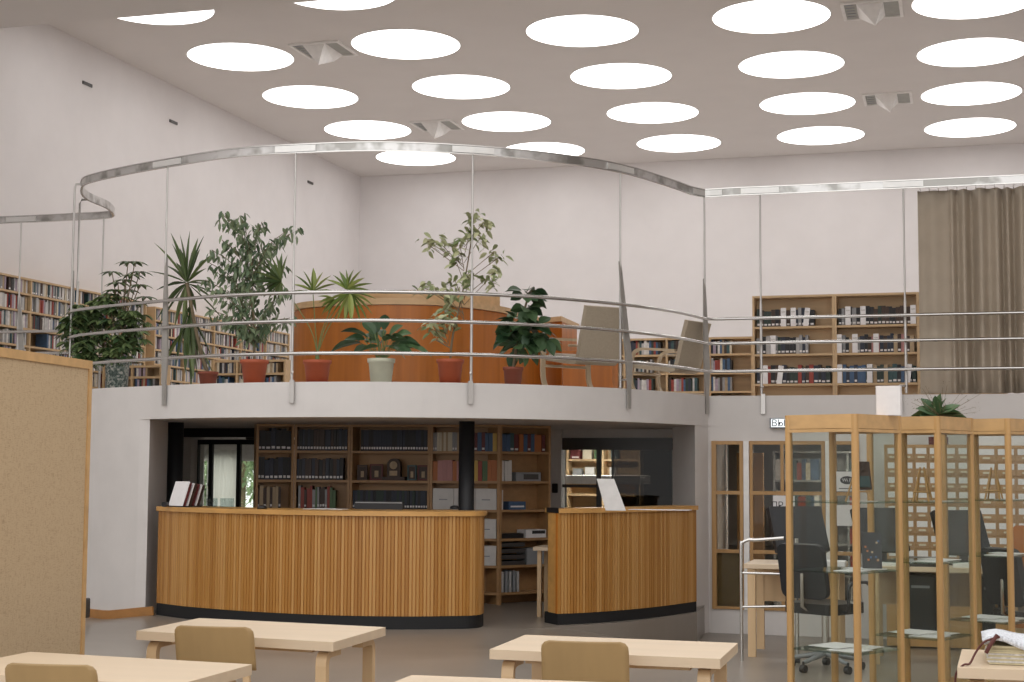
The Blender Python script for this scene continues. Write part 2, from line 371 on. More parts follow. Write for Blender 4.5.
# white curtains at those windows
def curtain(name, label, x0, x1, y, z0, z1, mat, amp=.05, wl=.16, seed=1, parent=None, tagit=True, cat='curtain', group=None, irregular=False):
    random.seed(seed); n = int((x1-x0)/.012); ph = 0; row = []
    for i in range(n+1):
        xx_ = x0+(x1-x0)*i/n; wl_ = wl*(1 if not irregular else (1.3 if xx_ < -.05 else .55+.5*abs(math.sin(xx_*5.3))))
        am_ = amp*(1 if not irregular else (.35 if xx_ < -.05 else .7+.6*math.sin(xx_*7.1)**2))
        ph += (.012/wl_)*2*PI*(1 if irregular else random.uniform(.5, 1.5)); row.append((xx_, am_*math.sin(ph)*(1 if irregular else random.uniform(.8, 1.0))+(am_*.4*math.sin(ph*.37+1) if irregular else 0)))
    nz = 10; mbb = MB(); vs = []
    for j in range(nz+1):
        t = j/nz; z = z0+(z1-z0)*t
        for x, d in row: vs.append((x, y+d*(1-.35*t)+.01*math.sin(x*9+z*3), z))
    N = n+1; mbb.add(vs, [(j*N+i, j*N+i+1, (j+1)*N+i+1, (j+1)*N+i) for j in range(nz) for i in range(n)], 0, True)
    o = mbb.build(name, mat); sol = o.modifiers.new('thick', 'SOLIDIFY'); sol.thickness = .006
    return tag(o, label, cat, group) if tagit else attach(o, parent)
for (u0, u1, sd_, lb) in ((26.2, 27.5, 3, 'white curtain drawn over the middle window beyond the glazed screen'), (25.55, 26.05, 4, 'white curtain drawn half over the left window beyond the glazed screen')):
    o = curtain('window_curtain', lb, -(u1-u0)/2, (u1-u0)/2, 0, -.1, 1.85, 'curtwhite', .03, .14, sd_); o.location = (XL+.12, (u0+u1)/2, 0); o.rotation_euler = (0, 0, PI/2)
# greenery outside
def leafball(mbb, c, R_, n, size, droop=.3, squash=1.):
    for _ in range(n):
        d = Vector((random.gauss(0, 1), random.gauss(0, 1), random.gauss(0, 1))).normalized()*R_*random.random()**.4
        d.z *= squash; leaf(mbb, Vector(c)+d, Vector((random.gauss(0, 1), random.gauss(0, 1), random.gauss(-droop, .6))), size*random.uniform(.7, 1.2), size*.45)
def leaf(mbb, p, d, L, W, droop=.25, fold=.15, segs=3, r=None, roll=0.):
    d = d.normalized(); s_ = d.cross(Vector((0, 0, 1)))
    s_ = s_.normalized() if s_.length > 1e-3 else Vector((1, 0, 0)); up = s_.cross(d)
    if roll: a_ = random.uniform(-roll, roll); s_, up = s_*math.cos(a_)+up*math.sin(a_), up*math.cos(a_)-s_*math.sin(a_)
    vs = []; 
    for k in range(segs+1):
        t = k/segs; c = p+d*L*t-Vector((0, 0, 1))*L*droop*t*t
        w = W/2*math.sin(PI*min(.98, max(.06, t*.9+.08)))
        vs += [c-s_*w+up*w*fold*2, c, c+s_*w+up*w*fold*2]
    fs = []
    for k in range(segs):
        a = 3*k; fs += [(a, a+1, a+4, a+3), (a+1, a+2, a+5, a+4)]
    mbb.add(vs, fs, 0, False, random.random() if r is None else r)
def tree(x, y, h, label):
    t = thing('tree', label, 'tree', (x, y, -1))
    mbb = MB(); mbb.tube([(x, y, -1), (x+.1, y, h*.6)], [.12, .06]); mbb.build('trunk', 'stem', t)
    mbb = MB()
    for k in range(7): leafball(mbb, (x+random.uniform(-.9, .9), y+random.uniform(-.6, .6), random.uniform(.2, 1)*h), .8, 170, .22)
    mbb.build('foliage', 'leaf_out', t)
tree(-17.2, 31.8, 2.6, 'green tree outside the left window beyond the screen')
tree(-17.6, 35.6, 2.8, 'green tree outside the right window beyond the screen')
tree(-19.8, 39.8, 2.8, 'green tree standing farthest outside beyond the windows')

# glazed partition at the right, behind the short counter
yp = 20.6
zt2, zt1 = aty(620, 438, yp).z, aty(620, 450, yp).z
px = lambda p: yx(p, yp)
mb = MB(); mb.box(px(551), px(563), yp-.1, yp+.1, -.15, GB); mb.box(px(563), px(676), yp, yp+.1, zt2, GB)
mb.box(px(563), px(676), yp-.0, yp+.1, -.15, .75); mb.box(px(673), -3.0, yp-.05, yp+.1, -.15, GB); struct(mb.build('wall_staff_right', 'slabwhite'))
sc2 = thing('glazed_partition', 'dark framed glazed partition behind the short slatted counter', 'partition', (px(620), yp, .75))
mb = MB(); mb.box(px(563), px(674), yp-.05, yp-.005, zt1, zt2)
for a, b in ((597, 601.5), (612, 614)): mb.box(px(a), px(b), yp-.04, yp-.005, .75, zt1)
mb.box(px(562), px(598), yp-.04, yp-.005, aty(580, 486, yp).z-.02, aty(580, 486, yp).z+.02)
mb.build('frame', 'darkgrey', sc2)
mb = MB(); mb.box(px(614), px(674), yp-.03, yp-.02, .75, zt1); mb.build('dark_pane', 'blackglass', sc2)
mb = MB(); mb.box(px(563), px(612), yp-.025, yp-.018, .75, zt1); mb.build('clear_pane', 'glass', sc2)
mb = MB(); mb.rbox(px(556)-.02, px(558.5)+.02, yp-.14, yp-.1, 1.19, 1.32, .01); tag(mb.build('light_switch', 'black'), 'black switch on the grey wall beside the glazed partition', 'switch')
# fill lamps added to brighten the dark rooms under the gallery
for (lx, ly, lb) in ((-9.4, 28.5, 'added fill lamp deep in the room behind the staff bookcases'), (-1.2, 21.4, 'added fill lamp in the room behind the wooden glazed partition'), (-4.9, 22.6, 'added fill lamp in the room behind the glazed partition'), (-7.5, 24.0, 'added fill lamp in the room right behind the staff bookcases')):
    t = thing('fill_lamp', lb, 'lamp', (lx, ly, GB))
    mb = MB(); mb.box(lx-.62, lx+.62, ly-.17, ly+.17, GB-.05, GB-.001); mb.build('housing', 'rim', t)
    mb = MB(); mb.box(lx-.6, lx+.6, ly-.15, ly+.15, GB-.06, GB-.05); mb.build('diffuser', 'fillbright' if 'glazed partition' in lb else 'lamp', t)

# ------------------------------------------------------------------ skylights, vents, wall slots
rown = ['nearest the back wall', 'second from the back wall', 'third from the back wall', 'fourth from the back wall', 'nearest the ceiling beam']
sk = thing('skylight', '', 'skylight', (0, 0, ZC))
mb = MB(); n = 48
mb.prism([(.9*math.cos(2*PI*k/n), .9*math.sin(2*PI*k/n)) for k in range(n)], ZC-.012, ZC+.001); mb.build('diffuser', 'skylight', sk)
mb = MB(); mb.lathe([(.898, ZC-.013), (.912, ZC-.010), (.915, ZC+.001)], n=48); mb.build('rim', 'rim', sk)
first = True
for r in range(5):
    for c in range(7):
        x, y = -11.6656+3.0019*c, 32.0726-2.9325*r
        if c > 4 and True:
            if x > XR-1: continue
        if r == 4 and c > 3: continue
        o = sk if first else copy_tree(sk); first = False
        o.location = (x, y, ZC); tag(o, f'white round skylight, {ordi(c+1)} from the left wall in the row {rown[r]}', 'skylight', 'round skylights in the ceiling')
vent = thing('ceiling_vent', '', 'ceiling vent', (0, 0, 0))
mb = MB()
for q in ((-.45, .45, -.45, -.40), (-.45, .45, .40, .45), (-.45, -.40, -.40, .40), (.40, .45, -.40, .40)): mb.box(*q, -.03, -.001)
mb.build('frame', 'rim', vent)
mb = MB(); mb.box(-.40, .40, -.40, .40, -.012, -.002); mb.build('recess_panel', 'ventpanel', vent)
mb = MB(); mb.add([(-.22, -.40, -.014), (.18, -.40, -.014), (.18, .40, -.014), (-.22, .40, -.014), (.06, -.34, -.36), (.06, .30, -.14)], [(3, 2, 1, 0), (0, 1, 4), (1, 2, 5, 4), (2, 3, 5), (3, 0, 4, 5)])
mb.build('baffle', 'rim', vent)
mb = MB()
for k in range(5): mb.box(-.38, -.25, -.34+k*.15, -.30+k*.15, -.02, -.013)
mb.build('grille', 'grey', vent)
for i, (x, y, rz, lb) in enumerate(((-10.1, 23.2, 0, 'square ceiling vent with wedge baffle, left one nearer the beam'), (-10.13, 29.1, 0, 'square ceiling vent with wedge baffle, left one nearer the back wall'),
                                (-1.14, 23.3, 0, 'square ceiling vent with wedge baffle, right one nearer the beam'), (-1.16, 29.11, 0, 'square ceiling vent with wedge baffle, right one nearer the back wall'))):
    o = vent if i == 0 else copy_tree(vent); o.location = (x, y, ZC); tag(o, lb, 'ceiling vent', 'square vents between the skylights')
slot0 = None
for i, (y, lb) in enumerate(((21.89, 'dark wall slot high on the left wall, nearest the beam'), (24.79, 'dark wall slot high on the left wall, middle one'), (30.99, 'dark wall slot high on the left wall, nearest the corner'))):
    mb = MB(); mb.box(0, .02, -.14, .14, -.026, .026); mb.box(.02, .024, -.12, .12, -.008, .008)
    o = mb.build('wall_slot', 'darkgrey'); o.location = (XL, y, 7.83); tag(o, lb, 'wall vent', 'wall slots on the left wall')

# ------------------------------------------------------------------ gallery railing
rail = thing('gallery_railing', 'chrome gallery railing with three handrails, tall rods and curved overhead rail', 'railing', (-6.9, 15.2, GZ))
TOP = [atz(x, y, 5.05).xy for x, y in ((-8, 220.5), (40, 218.6), (80, 216.6), (102, 215.4), (114, 213), (108, 205), (90, 197), (82.5, 190), (84, 182), (98, 177), (130, 170), (166, 163.5), (230, 153.5), (294, 149), (380, 146.5), (470, 150), (550, 157.5), (620, 168.5), (672, 184), (690, 190.5), (705, 193.5))]
top = cr([(p.x, p.y, 5.05) for p in TOP], 5)
top += [Vector((-2.7, 19.2, 5.05)), Vector((-2.0, 19.22, 5.05)), Vector((2.2, 19.22, 5.05))]
top = resample(top, .08)
mb = MB(); mb.ribbon([(p.x, p.y, 5.05) for p in top], .10, .018); 
mb.build('overhead_rail', 'railweb', rail)
for dz in (.048, -.048):
    mb = MB(); mb.ribbon([(p.x, p.y, 5.05+dz) for p in offset2([(p.x, p.y) for p in top], -.012)], .012, .02); mb.build('rail_lip', 'chrome', rail)
# handrails follow the edge, a little outside the slab
he = offset2([(p.x, p.y) for p in FULL], -.02); hr = resample([(p.x, p.y, 0) for p in he], .15)
for z, rr in ((3.42, .02), (3.11, .02), (2.757, .02)):
    mb = MB(); mb.tube([(p.x, p.y, z) for p in hr], rr, 8); mb.build('handrail', 'chrome', rail)
def nearest(x):   # edge point below a picture column, nearest stretch
    best = None
    for p in hr:
        d = Vector((p.x, p.y, 2.45-EYE)); q = d.dot(FW); u = 512+FPX*d.dot(RT)/q
        if best is None or abs(u-x) < best[0]-1e-6: best = (abs(u-x), p)
    return best[1]
def near_top(x, yp_=None):
    best = None
    for p in top:
        d = p-Vector((0, 0, EYE)); q = d.dot(FW); u = 512+FPX*d.dot(RT)/q; v_ = 341-FPX*d.dot(UP)/q
        e_ = abs(u-x)+(abs(v_-yp_) if yp_ else 0)
        if best is None or e_ < best[0]: best = (e_, p)
    return best[1]
posts = [nearest(x) for x in (163.5, 289.5, 470.5, 629, 708, 760, 906)]
posts += [Vector((-12.7, 18.78, 0)), Vector((-10.72, 16.95, 0)), Vector((-10.98, 17.35, 0)), Vector((-11.5, 18.6, 0)), Vector((1.7, 19.2, 0))]
for i, p in enumerate(posts):
    # direction of the edge at this post
    j = min(range(len(hr)), key=lambda k: (hr[k]-Vector((p.x, p.y, 0))).length)
    t = (hr[min(j+1, len(hr)-1)]-hr[max(j-1, 0)]).normalized(); nrm = Vector((t.y, -t.x, 0))
    if i < 7: tp = near_top((166.5, 294, 470.5, 621, 704, 760, 906)[i])
    elif i == 7: tp = near_top(20)
    elif i == 8: tp = atz(75, 183.5, 5.05)
    elif i == 9: tp = atz(80, 199, 5.05)
    elif i == 10: tp = near_top(105, 217)
    else: tp = min(top, key=lambda q_: (q_-Vector((p.x, p.y, 5.05))).length)
    a = Vector((p.x, p.y, 0))
    mb = MB()
    if i in (8, 9):
        en = min(top, key=lambda q_: (q_-tp).length); mb.tube([(tp.x, tp.y, 2.5), (tp.x, tp.y, 4.99), tuple(tp.lerp(en, .15)+Vector((0, 0, -.01))), (en.x, en.y, 5.04)], .014, 8)
    else: mb.tube([(tp.x, tp.y, 2.47), (tp.x, tp.y, 3.6), (tp.x, tp.y, 3.62), (tp.x, tp.y, 5.03)], [.017, .017, .012, .012], 8)
    mb.tube([(tp.x, tp.y, 2.56), (a.x, a.y, 2.56)], .012, 6)
    pr_ = mb.build('post', 'steel', rail)
    mb = MB()
    # tapered flat stanchion from under the slab edge up past the top handrail
    b0, tw = a+nrm*.02, t
    if t.dot(RT) < 0: tw = -t
    def q(u, n_, z, c=None): return (c if c is not None else b0)+tw*u+nrm*n_+Vector((0, 0, z))
    tall = i in (3, 4, 8, 7, 0, 9, 10)
    if tall:
        c_ = Vector((tp.x, tp.y, 0)); secs = [(.026, 2.22, b0), (.03, 2.5, b0), (.055, 2.75, b0), (.04, 3.3, b0.lerp(c_, .5)), (.014, 3.95, c_)]
    else: secs = [(.026, 2.22, b0), (.026, 2.44, b0), (.024, 2.47, b0)]
    vs, fs = [], []
    for (hw, z, c0_) in secs: vs += [q(-hw, -.02, z, c0_), q(hw, -.02, z, c0_), q(hw, .0, z, c0_), q(-hw, .0, z, c0_)]
    ns = len(secs); fs = [(3, 2, 1, 0), tuple(4*(ns-1)+k for k in range(4))]
    for s_ in range(0, 4*(ns-1), 4):
        for kk in range(4): fs.append((s_+kk, s_+(kk+1) % 4, s_+4+(kk+1) % 4, s_+4+kk))
    mb.add(vs, fs); mb.build('stanchion', 'steeldark' if tall else 'steel', pr_)
    if i < 8 or i == 11:
        k0 = min(range(len(top)), key=lambda k_: (top[k_]-Vector((tp.x, tp.y, 5.05))).length); seg_ = top[max(0, k0-3):k0+4]
        mb = MB(); mb.ribbon([(p_.x, p_.y, 5.05) for p_ in offset2([(p_.x, p_.y) for p_ in seg_], -.018)], .07, .012); mb.build('joint_plate', 'jointplate', rail)

# curtain on the overhead rail
ct = thing('stage_curtain', 'taupe floor length curtain hanging from the overhead rail at right', 'curtain', (.4, 19.45, GZ))
curtain('curtain_cloth', '', -.43, 2.2, 19.36, GZ+.02, 4.98, 'curtain', .085, .2, 11, ct, False, irregular=True)
for k in range(16):
    x = -.4+k*.11; mb = MB(); mb.tube([(x, 19.33+.028*math.cos(a), 4.985+.028*math.sin(a)) for a in [i*PI/5 for i in range(11)]], .005, 5)
    mb.build('curtain_ring', 'chrome', ct)

# ------------------------------------------------------------------ counters
def counter(name, label, path, z0, z1, plinth, seglen, top_d=.55):
    """path: plan points of the slatted front, left to right (viewer side is to its right hand)"""
    c = thing(name, label, 'counter', (path[len(path)//2][0], path[len(path)//2][1], z0))
    P = resample([(p[0], p[1], 0) for p in path], seglen)
    mb = MB()
    for i in range(len(P)-1):
        a, b_ = P[i], P[i+1]; t = (b_-a); L = t.length; t.normalize(); nn = Vector((t.y, -t.x, 0)); r = random.random()
        g = .06*L; zt_ = z1-.05
        prof = [(g, -.001), (g+.1*L, .006), (L-g-.1*L, .006), (L-g, -.001)]
        vs = [a+t*u+nn*d+Vector((0, 0, z)) for z in (z0+plinth, zt_) for u, d in prof]
        mb.add(vs, [(0, 1, 5, 4), (1, 2, 6, 5), (2, 3, 7, 6), (3, 2, 1, 0), (4, 5, 6, 7)], 0, False, r)
    mb.build('slatted_front', 'slats', c)
    mb = MB(); q = offset2([(p.x, p.y) for p in P], .05); p0 = offset2([(p.x, p.y) for p in P], .003)
    mb.prism([(p.x, p.y) for p in p0]+[(p.x, p.y) for p in reversed(q)], z0+plinth, z1-.05); mb.build('backing', 'teak', c)
    mb = MB(); p0 = offset2([(p.x, p.y) for p in P], .0)
    q = offset2([(p.x, p.y) for p in P], .3); mb.prism([(p.x, p.y) for p in p0]+[(p.x, p.y) for p in reversed(q)], z0, z0+plinth); mb.build('plinth', 'plinthblack', c)
    mb = MB(); p0 = offset2([(p.x, p.y) for p in P], -.035); q = offset2([(p.x, p.y) for p in P], top_d)
    mb.prism([(p.x, p.y) for p in p0]+[(p.x, p.y) for p in reversed(q)], z1-.05, z1); mb.build('counter_top', 'countertop', c, .008)
    return c, P
p1 = cr([(-8.77, 15.68, 0), (-8.2, 15.37, 0), (-7.33, 15.10, 0), (-6.36, 15.0, 0), (-5.6, 15.13, 0), (-5.12, 15.35, 0), (-4.95, 15.46, 0), (-4.895, 15.6, 0), (-4.92, 15.8, 0)], 8)
c1, P1 = counter('lending_counter', 'long curved counter with vertical oak slats and black plinth below the gallery', p1, -.149, 1.075, .135, .038)
p2 = [atz(x, y, -.15) for x, y in ((557.5, 625.2), (590, 623.6), (630, 620.4), (665, 616.4), (696.5, 611.6))]
p2 = cr([(p.x, p.y, 0) for p in p2], 8)
c2, P2 = counter('lending_counter', 'short curved counter with vertical oak slats standing left of the white pillar', p2, -.149, 1.1, .12, .038, .30)
# plain end board of the short counter
a = Vector((P2[0].x, P2[0].y, 0)); t = (P2[1]-P2[0]).normalized(); nn = Vector((-t.y, t.x, 0))
mb = MB(); b0 = a+nn*.62
endd = Vector((atz(547, 626, -.15).x, atz(547, 626, -.15).y, 0)); dd = (endd-a); dd = dd.normalized()*.16+Vector((-.03, .15, 0))*0
w_ = Vector((-.30, .36, 0)).normalized()*.25
mb.prism([(a.x, a.y), (a.x+.04, a.y+.05), (a.x+w_.x+.04, a.y+w_.y+.05), (a.x+w_.x, a.y+w_.y)], -.149, 1.05); mb.build('end_board', 'countertop', c2)
mb = MB(); mb.prism([(a.x+.01, a.y-.02), (a.x+.06, a.y+.05), (a.x+w_.x+.06, a.y+w_.y+.05), (a.x+w_.x-.02, a.y+w_.y)], 1.05, 1.105); mb.build('top_corner', 'black', c2)

# black columns
for (px0, px1, y, lb) in ((168, 182, 17.0, 'round black column behind the left end of the long counter'), (459, 474, 16.9, 'round black column behind the right end of the long counter')):
    xa_, xb_ = aty(px0, 470, y).x, aty(px1, 470, y).x
    mb = MB(); r = (xb_-xa_)/2; mb.lathe([(0, -.149), (r, -.149), (r, GB), (0, GB)], ((xa_+xb_)/2, y), 28)
    tag(mb.build('column', 'blackmat'), lb, 'column', 'black columns under the gallery')

# ------------------------------------------------------------------ books and bookcases
def book_mesh(color):
    mb = MB(); # unit book: x thickness, y depth (spine at y=0 facing -y), z height
    mb.box(0, .12, .02, 1, 0, 1, 0); mb.box(.88, 1, .02, 1, 0, 1, 0); mb.box(0, 1, 0, .06, 0, 1, 0); mb.box(.12, .88, .06, .97, .02, .98, 1)
    if color in ('navy', 'dark brown', 'black', 'dark green', 'maroon', 'grey', 'teal'): mb.box(.15, .85, -.012, 0, .08, .19, 1)
    me = bpy.data.meshes.new('book'); me.from_pydata(mb.v, [], mb.f); me.materials.append(M['book_'+color]); me.materials.append(M['paper'])
    me.polygons.foreach_set('material_index', mb.m); return me
BM = {}
NB = [0]
def book(color, X, w, d, h, label, group, lean=0.):
    if color not in BM: BM[color] = book_mesh(color)
    o = bpy.data.objects.new('book', BM[color]); COL.objects.link(o)
    loc, rz = X; o.location = loc; o.rotation_euler = (0, lean, rz); o.scale = (w, d, h); tag(o, label, 'book', group); NB[0] += 1; return o
class Case:
    """bookcase whose open front runs from a to b in plan (left to right as seen)"""
    def __init__(s, name, label, a, b, depth, z0, z1, cat='bookcase', group=None, mat='shelfwood', back=True, cols=1, rows=5, th=.022, zs=None, parent=None):
        s.a = Vector((a[0], a[1])); s.b = Vector((b[0], b[1])); s.L = (s.b-s.a).length; s.t = (s.b-s.a)/s.L; s.n = Vector((-s.t.y, s.t.x)); s.d = depth
        s.rz = math.atan2(s.t.y, s.t.x); s.z0, s.z1, s.cols, s.th = z0, z1, cols, th
        s.X = Matrix.Translation((s.a.x, s.a.y, 0))@Matrix.Rotation(s.rz, 4, 'Z')
        s.o = thing(name, label, cat, (s.a.x+s.t.x*s.L/2, s.a.y+s.t.y*s.L/2, z0), 0, group)
        mb = MB(); mb.box(0, s.L, 0, depth, z1-th, z1, 0, s.X); mb.box(0, th, 0, depth, z0, z1-th, 0, s.X); mb.box(s.L-th, s.L, 0, depth, z0, z1-th, 0, s.X)
        mb.box(th, s.L-th, depth-.012, depth, z0, z1-th, 0, s.X)
        for c in range(1, cols): u = s.L*c/cols; mb.box(u-th/2, u+th/2, 0, depth-.012, z0, z1-th, 0, s.X)
        mb.build('carcass', mat, s.o)
        s.zs = zs if zs else [z0+.06+(z1-z0-.06)*k/rows for k in range(rows)]
        for z in s.zs:
            mb = MB()
            mb.box(th, s.L-th, .004, depth-.014, z, z+th, 0, s.X); mb.build('shelf', mat, s.o)
    def pos(s, u, v, z):
        p = s.a+s.t*u+s.n*v; return (Vector((p.x, p.y, z)), s.rz)
    def span(s, c): w = s.L/s.cols; return w*c+s.th*.6+.004, w*(c+1)-s.th*.6-.004
def fill(cs, u0, u1, z, hmin, hmax, palette, where, group, wmin=.02, wmax=.045, depth=.17, stuff=None, gap=0., lean_last=False, setback=.03):
    u = u0; i = 0
    while u < u1-wmin:
        w = min(random.uniform(wmin, wmax), u1-u); h = random.uniform(hmin, hmax); i += 1; col = random.choice(palette)
        if gap and random.random() < gap: u += random.uniform(.03, .12); continue
        v = setback+random.uniform(0, .02)
        if stuff is None:
            book(col, cs.pos(u+.0008, v, z+.0008), w-.0016, depth, h, f'{col} book, {ordi(i)} from the left {where}', group)
        else:
            mb_, cols_ = stuff; X = cs.X@Matrix.Translation((u, v, z)); mb_.box(0, w-.001, 0, depth, 0.001, h, cols_.index(col), X)
        u += w
    return i
# --- tall back bookcase on the gallery (right)
yb = 25.
a_, b_ = aty(752, 295, yb).x, 1.9
xm = aty(834, 295, yb).x; bayw = xm-a_
bigc = []
NAMES = ['left', 'middle', 'right']
ztb = 4.36
sh = [aty(800, y, yb).z for y in (383.5, 353.5, 326)]
sh = [sh[0]-.46-0, sh[0], sh[1], sh[2]]
dark = ['black', 'dark brown', 'navy', 'dark green', 'dark brown', 'black', 'grey']
for k in range(2):
    x0_ = a_+bayw*k
    cs = Case('bookcase', ['tall birch bookcase on the gallery, bay left of its neighbour', 'tall birch bookcase on the gallery, bay next to the curtain'][k], (x0_+.001, yb), (x0_+bayw-.001, yb), .3, GZ, ztb, group='tall bookcases on the gallery', th=.035, zs=[z-.035 for z in sh]); bigc.append(cs)
cs3 = Case('bookcase', 'tall birch bookcase mostly hidden behind the taupe curtain', (a_+bayw*2+.001, yb), (a_+bayw*3, yb), .3, GZ, ztb, group='tall bookcases on the gallery', th=.035, zs=[z-.035 for z in sh])
def placards(cs, us, z, where, h=.31, lean=()):
    for i, u in enumerate(us):
        mb = MB(); mb.box(0, .085, 0, .012, 0, h); mb.box(.012, .073, -.001, 0, h*.75, h*.82, 1)
        o = mb.build('shelf_divider', ['paper', 'newsprint']); l, rz = cs.pos(u, .012, z+.002); o.location = l; o.rotation_euler = (0, .12 if i in lean else 0, rz)
        tag(o, f'white divider card, {ordi(i+1)} from the left {where}', 'shelf card', 'white divider cards between books')
W = bayw
rowsb = [(0, 3, .035, .78*W, dark, [.35*W, .47*W, .62*W], (2,)), (0, 2, .03, .68*W, ['grey', 'pale grey', 'black', 'black', 'navy', 'dark green'], [.22*W], ()), (0, 1, .03, .97*W, ['navy', 'navy', 'black', 'dark green', 'dark brown', 'red', 'teal'], [.12*W, .29*W], (1,)),
         (1, 3, .03, .97*W, dark, [.13*W, .31*W, .90*W], ()), (1, 2, .03, .97*W, ['black', 'teal', 'tan', 'navy', 'dark brown', 'pink', 'grey'], [.02*W, .21*W, .46*W], ()), (1, 1, .03, .97*W, ['teal', 'navy', 'dark green', 'tan', 'blue', 'black'], [.02*W, .38*W, .82*W], (2,))]
shn = {3: 'top shelf', 2: 'second shelf', 1: 'third shelf'}; bayn = ['left tall bookcase', 'right tall bookcase']
for (bk, si, u0, u1, pal, pls, lean) in rowsb:
    z = sh[si]; cs = bigc[bk]; where = f'on {shn[si]} of the {bayn[bk]}'
    fill(cs, u0+.03, u1, z, .25, .31, pal, where, 'books in the tall gallery bookcases', .045, .075, .2, setback=.05)
    placards(cs, pls, z, where, .30, lean)
for si in (1, 2, 3):
    fill(cs3, .05, .25, sh[si], .25, .31, dark+['white'], f'on {shn[si]} of the bookcase beside the curtain', 'books beside the curtain', .045, .075, .2, setback=.05)

STUFFCOLS = ['pale grey', 'white', 'grey', 'blue', 'teal', 'tan', 'red', 'black', 'cream', 'navy', 'dark green', 'lilac', 'dark brown']
sm = MB(); stuff = (sm, STUFFCOLS)
# --- low bookcases behind, left of the tall ones
low = Case('bookcase', 'long low birch bookcase standing left of the tall bookcases', (-6.35, 26.2), (-3.35, 26.2), .3, GZ, 3.80, group='low bookcases on the gallery', cols=4, rows=4, th=.035)
for c in range(4):
    u0, u1 = low.span(c)
    for z in low.zs: fill(low, u0, u0+(u1-u0)*random.uniform(.5, 1), z+.035, .2, .25, STUFFCOLS, '', '', .03, .05, .18, stuff=stuff)
# --- left wall bookcases (fronts face +x); left to right as seen = increasing y
lw1 = Case('bookcase', 'long wall bookcase against the left wall behind the leafy plants', (-13.42, 18.85), (-13.42, 23.4), .34, GZ, 4.34, group='bookcases along the left wall', cols=4, rows=7, th=.03)
lw2 = Case('bookcase', 'wall bookcase against the left wall behind the tall fig plant', (-13.42, 23.7), (-13.42, 29.3), .34, GZ, 4.30, group='bookcases along the left wall', cols=5, rows=7, th=.03)
light = ['pale grey', 'white', 'grey', 'blue', 'teal', 'tan', 'pale grey', 'cream', 'navy', 'lilac', 'pale grey', 'white', 'grey', 'dark brown', 'red', 'grey']
lwr = ['bottom', 'sixth', 'fifth', 'fourth', 'third', 'second', 'top']
for c in range(4):
    for k, z in enumerate(lw1.zs):
        u0, u1 = lw1.span(c)
        if c <= 1 and k >= 5:
            fill(lw1, u0, u1, z+.03, .19, .235, light, f'on {lwr[k]} shelf, bay {c+1} of left wall bookcase', 'books in the nearer left wall bookcase', .03, .055, .2, gap=.05 if k > 4 else .2)
        elif c <= 1 and k < 4:
            fill(lw1, u0+(u1-u0)*.45, u1, z+.03, .19, .23, light, '', '', .03, .05, .2, stuff=stuff)
        else: fill(lw1, u0, u1, z+.03, .18, .235, light, '', '', .025, .05, .2, stuff=stuff, gap=.05)
for c in range(5):
    for k, z in enumerate(lw2.zs):
        u0, u1 = lw2.span(c); fill(lw2, u0, u1, z+.03, .18, .225, light, '', '', .025, .05, .2, stuff=stuff, gap=.04)
# --- low free-standing cases seen between the pots
lf1 = Case('bookcase', 'low bookcase seen between the plant pots under the fig plant', aty(213, 350, 22.5).xy, aty(286, 350, 22.5).xy, .3, GZ, 3.25, group='low bookcases behind the pots', cols=3, rows=3, th=.035)
lf2 = Case('bookcase', 'low bookcase seen behind the mosaic pot', aty(103, 350, 22.).xy, aty(162, 350, 22.).xy, .3, GZ, 3.15, group='low bookcases behind the pots', cols=2, rows=3, th=.035)
for L_ in (lf1, lf2):
    for c in range(L_.cols):
        u0, u1 = L_.span(c)
        for z in L_.zs: fill(L_, u0, u0+(u1-u0)*random.uniform(.4, .95), z+.035, .15, .2, STUFFCOLS, '', '', .025, .045, .18, stuff=stuff)

# --- bookshelves behind the counter
def bays(pts): return [aty(x, 470, y).xy for x, y in pts]
B_ = bays(((256, 17.5), (294, 17.75), (350, 17.95), (430, 18.0), (500, 18.15), (551, 18.75)))
zsd = [aty(400, y, 17.8).z for y in (512+26*2.8, 512+26*1.9, 512+27, 509.5, 480, 450.5)]
zsd = [.0, .33, .66, aty(400, 509, 18).z, aty(400, 480.5, 18).z, aty(400, 451, 18).z]
dn = ['staff bookcase with dark binders, leftmost behind the counter', 'staff bookcase with dark and coloured volumes, second from left behind the counter', 'staff bookcase with a mantel clock, in the middle behind the counter', 'staff bookcase with colourful files behind the black column', 'staff bookcase beside the gap between the two counters']
dc = []
for k in range(5):
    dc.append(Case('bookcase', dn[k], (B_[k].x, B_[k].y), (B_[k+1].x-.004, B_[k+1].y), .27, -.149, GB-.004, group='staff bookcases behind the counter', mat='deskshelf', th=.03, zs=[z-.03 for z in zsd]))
Gd = 'books in the staff bookcases'
def dfill(k, row, u0f, u1f, hmin, hmax, pal, wmin=.03, wmax=.045):
    cs = dc[k]; u0, u1 = cs.span(0); nm = ['', '', '', 'third', 'second', 'top'][row]
    fill(cs, u0+(u1-u0)*u0f, u0+(u1-u0)*u1f, zsd[row], hmin, hmax, pal, f'on {nm} shelf of the {["leftmost","second","clock","column","gap"][k]} staff bookcase', Gd, wmin, wmax, .2, setback=.03)
dk = ['black', 'navy', 'black', 'dark brown', 'dark green']
dfill(0, 5, 0, 1, .24, .29, ['black', 'black', 'navy'], .04, .07); dfill(0, 4, 0, 1, .24, .29, ['black', 'black', 'navy'], .04, .07); dfill(0, 3, 0, .7, .22, .28, ['tan', 'grey', 'dark brown', 'black'], .03, .05)
dfill(1, 5, 0, 1, .26, .275, ['black', 'dark brown', 'navy', 'black'], .032, .04); dfill(1, 4, 0, .95, .25, .28, ['black', 'navy', 'dark brown'], .035, .05)
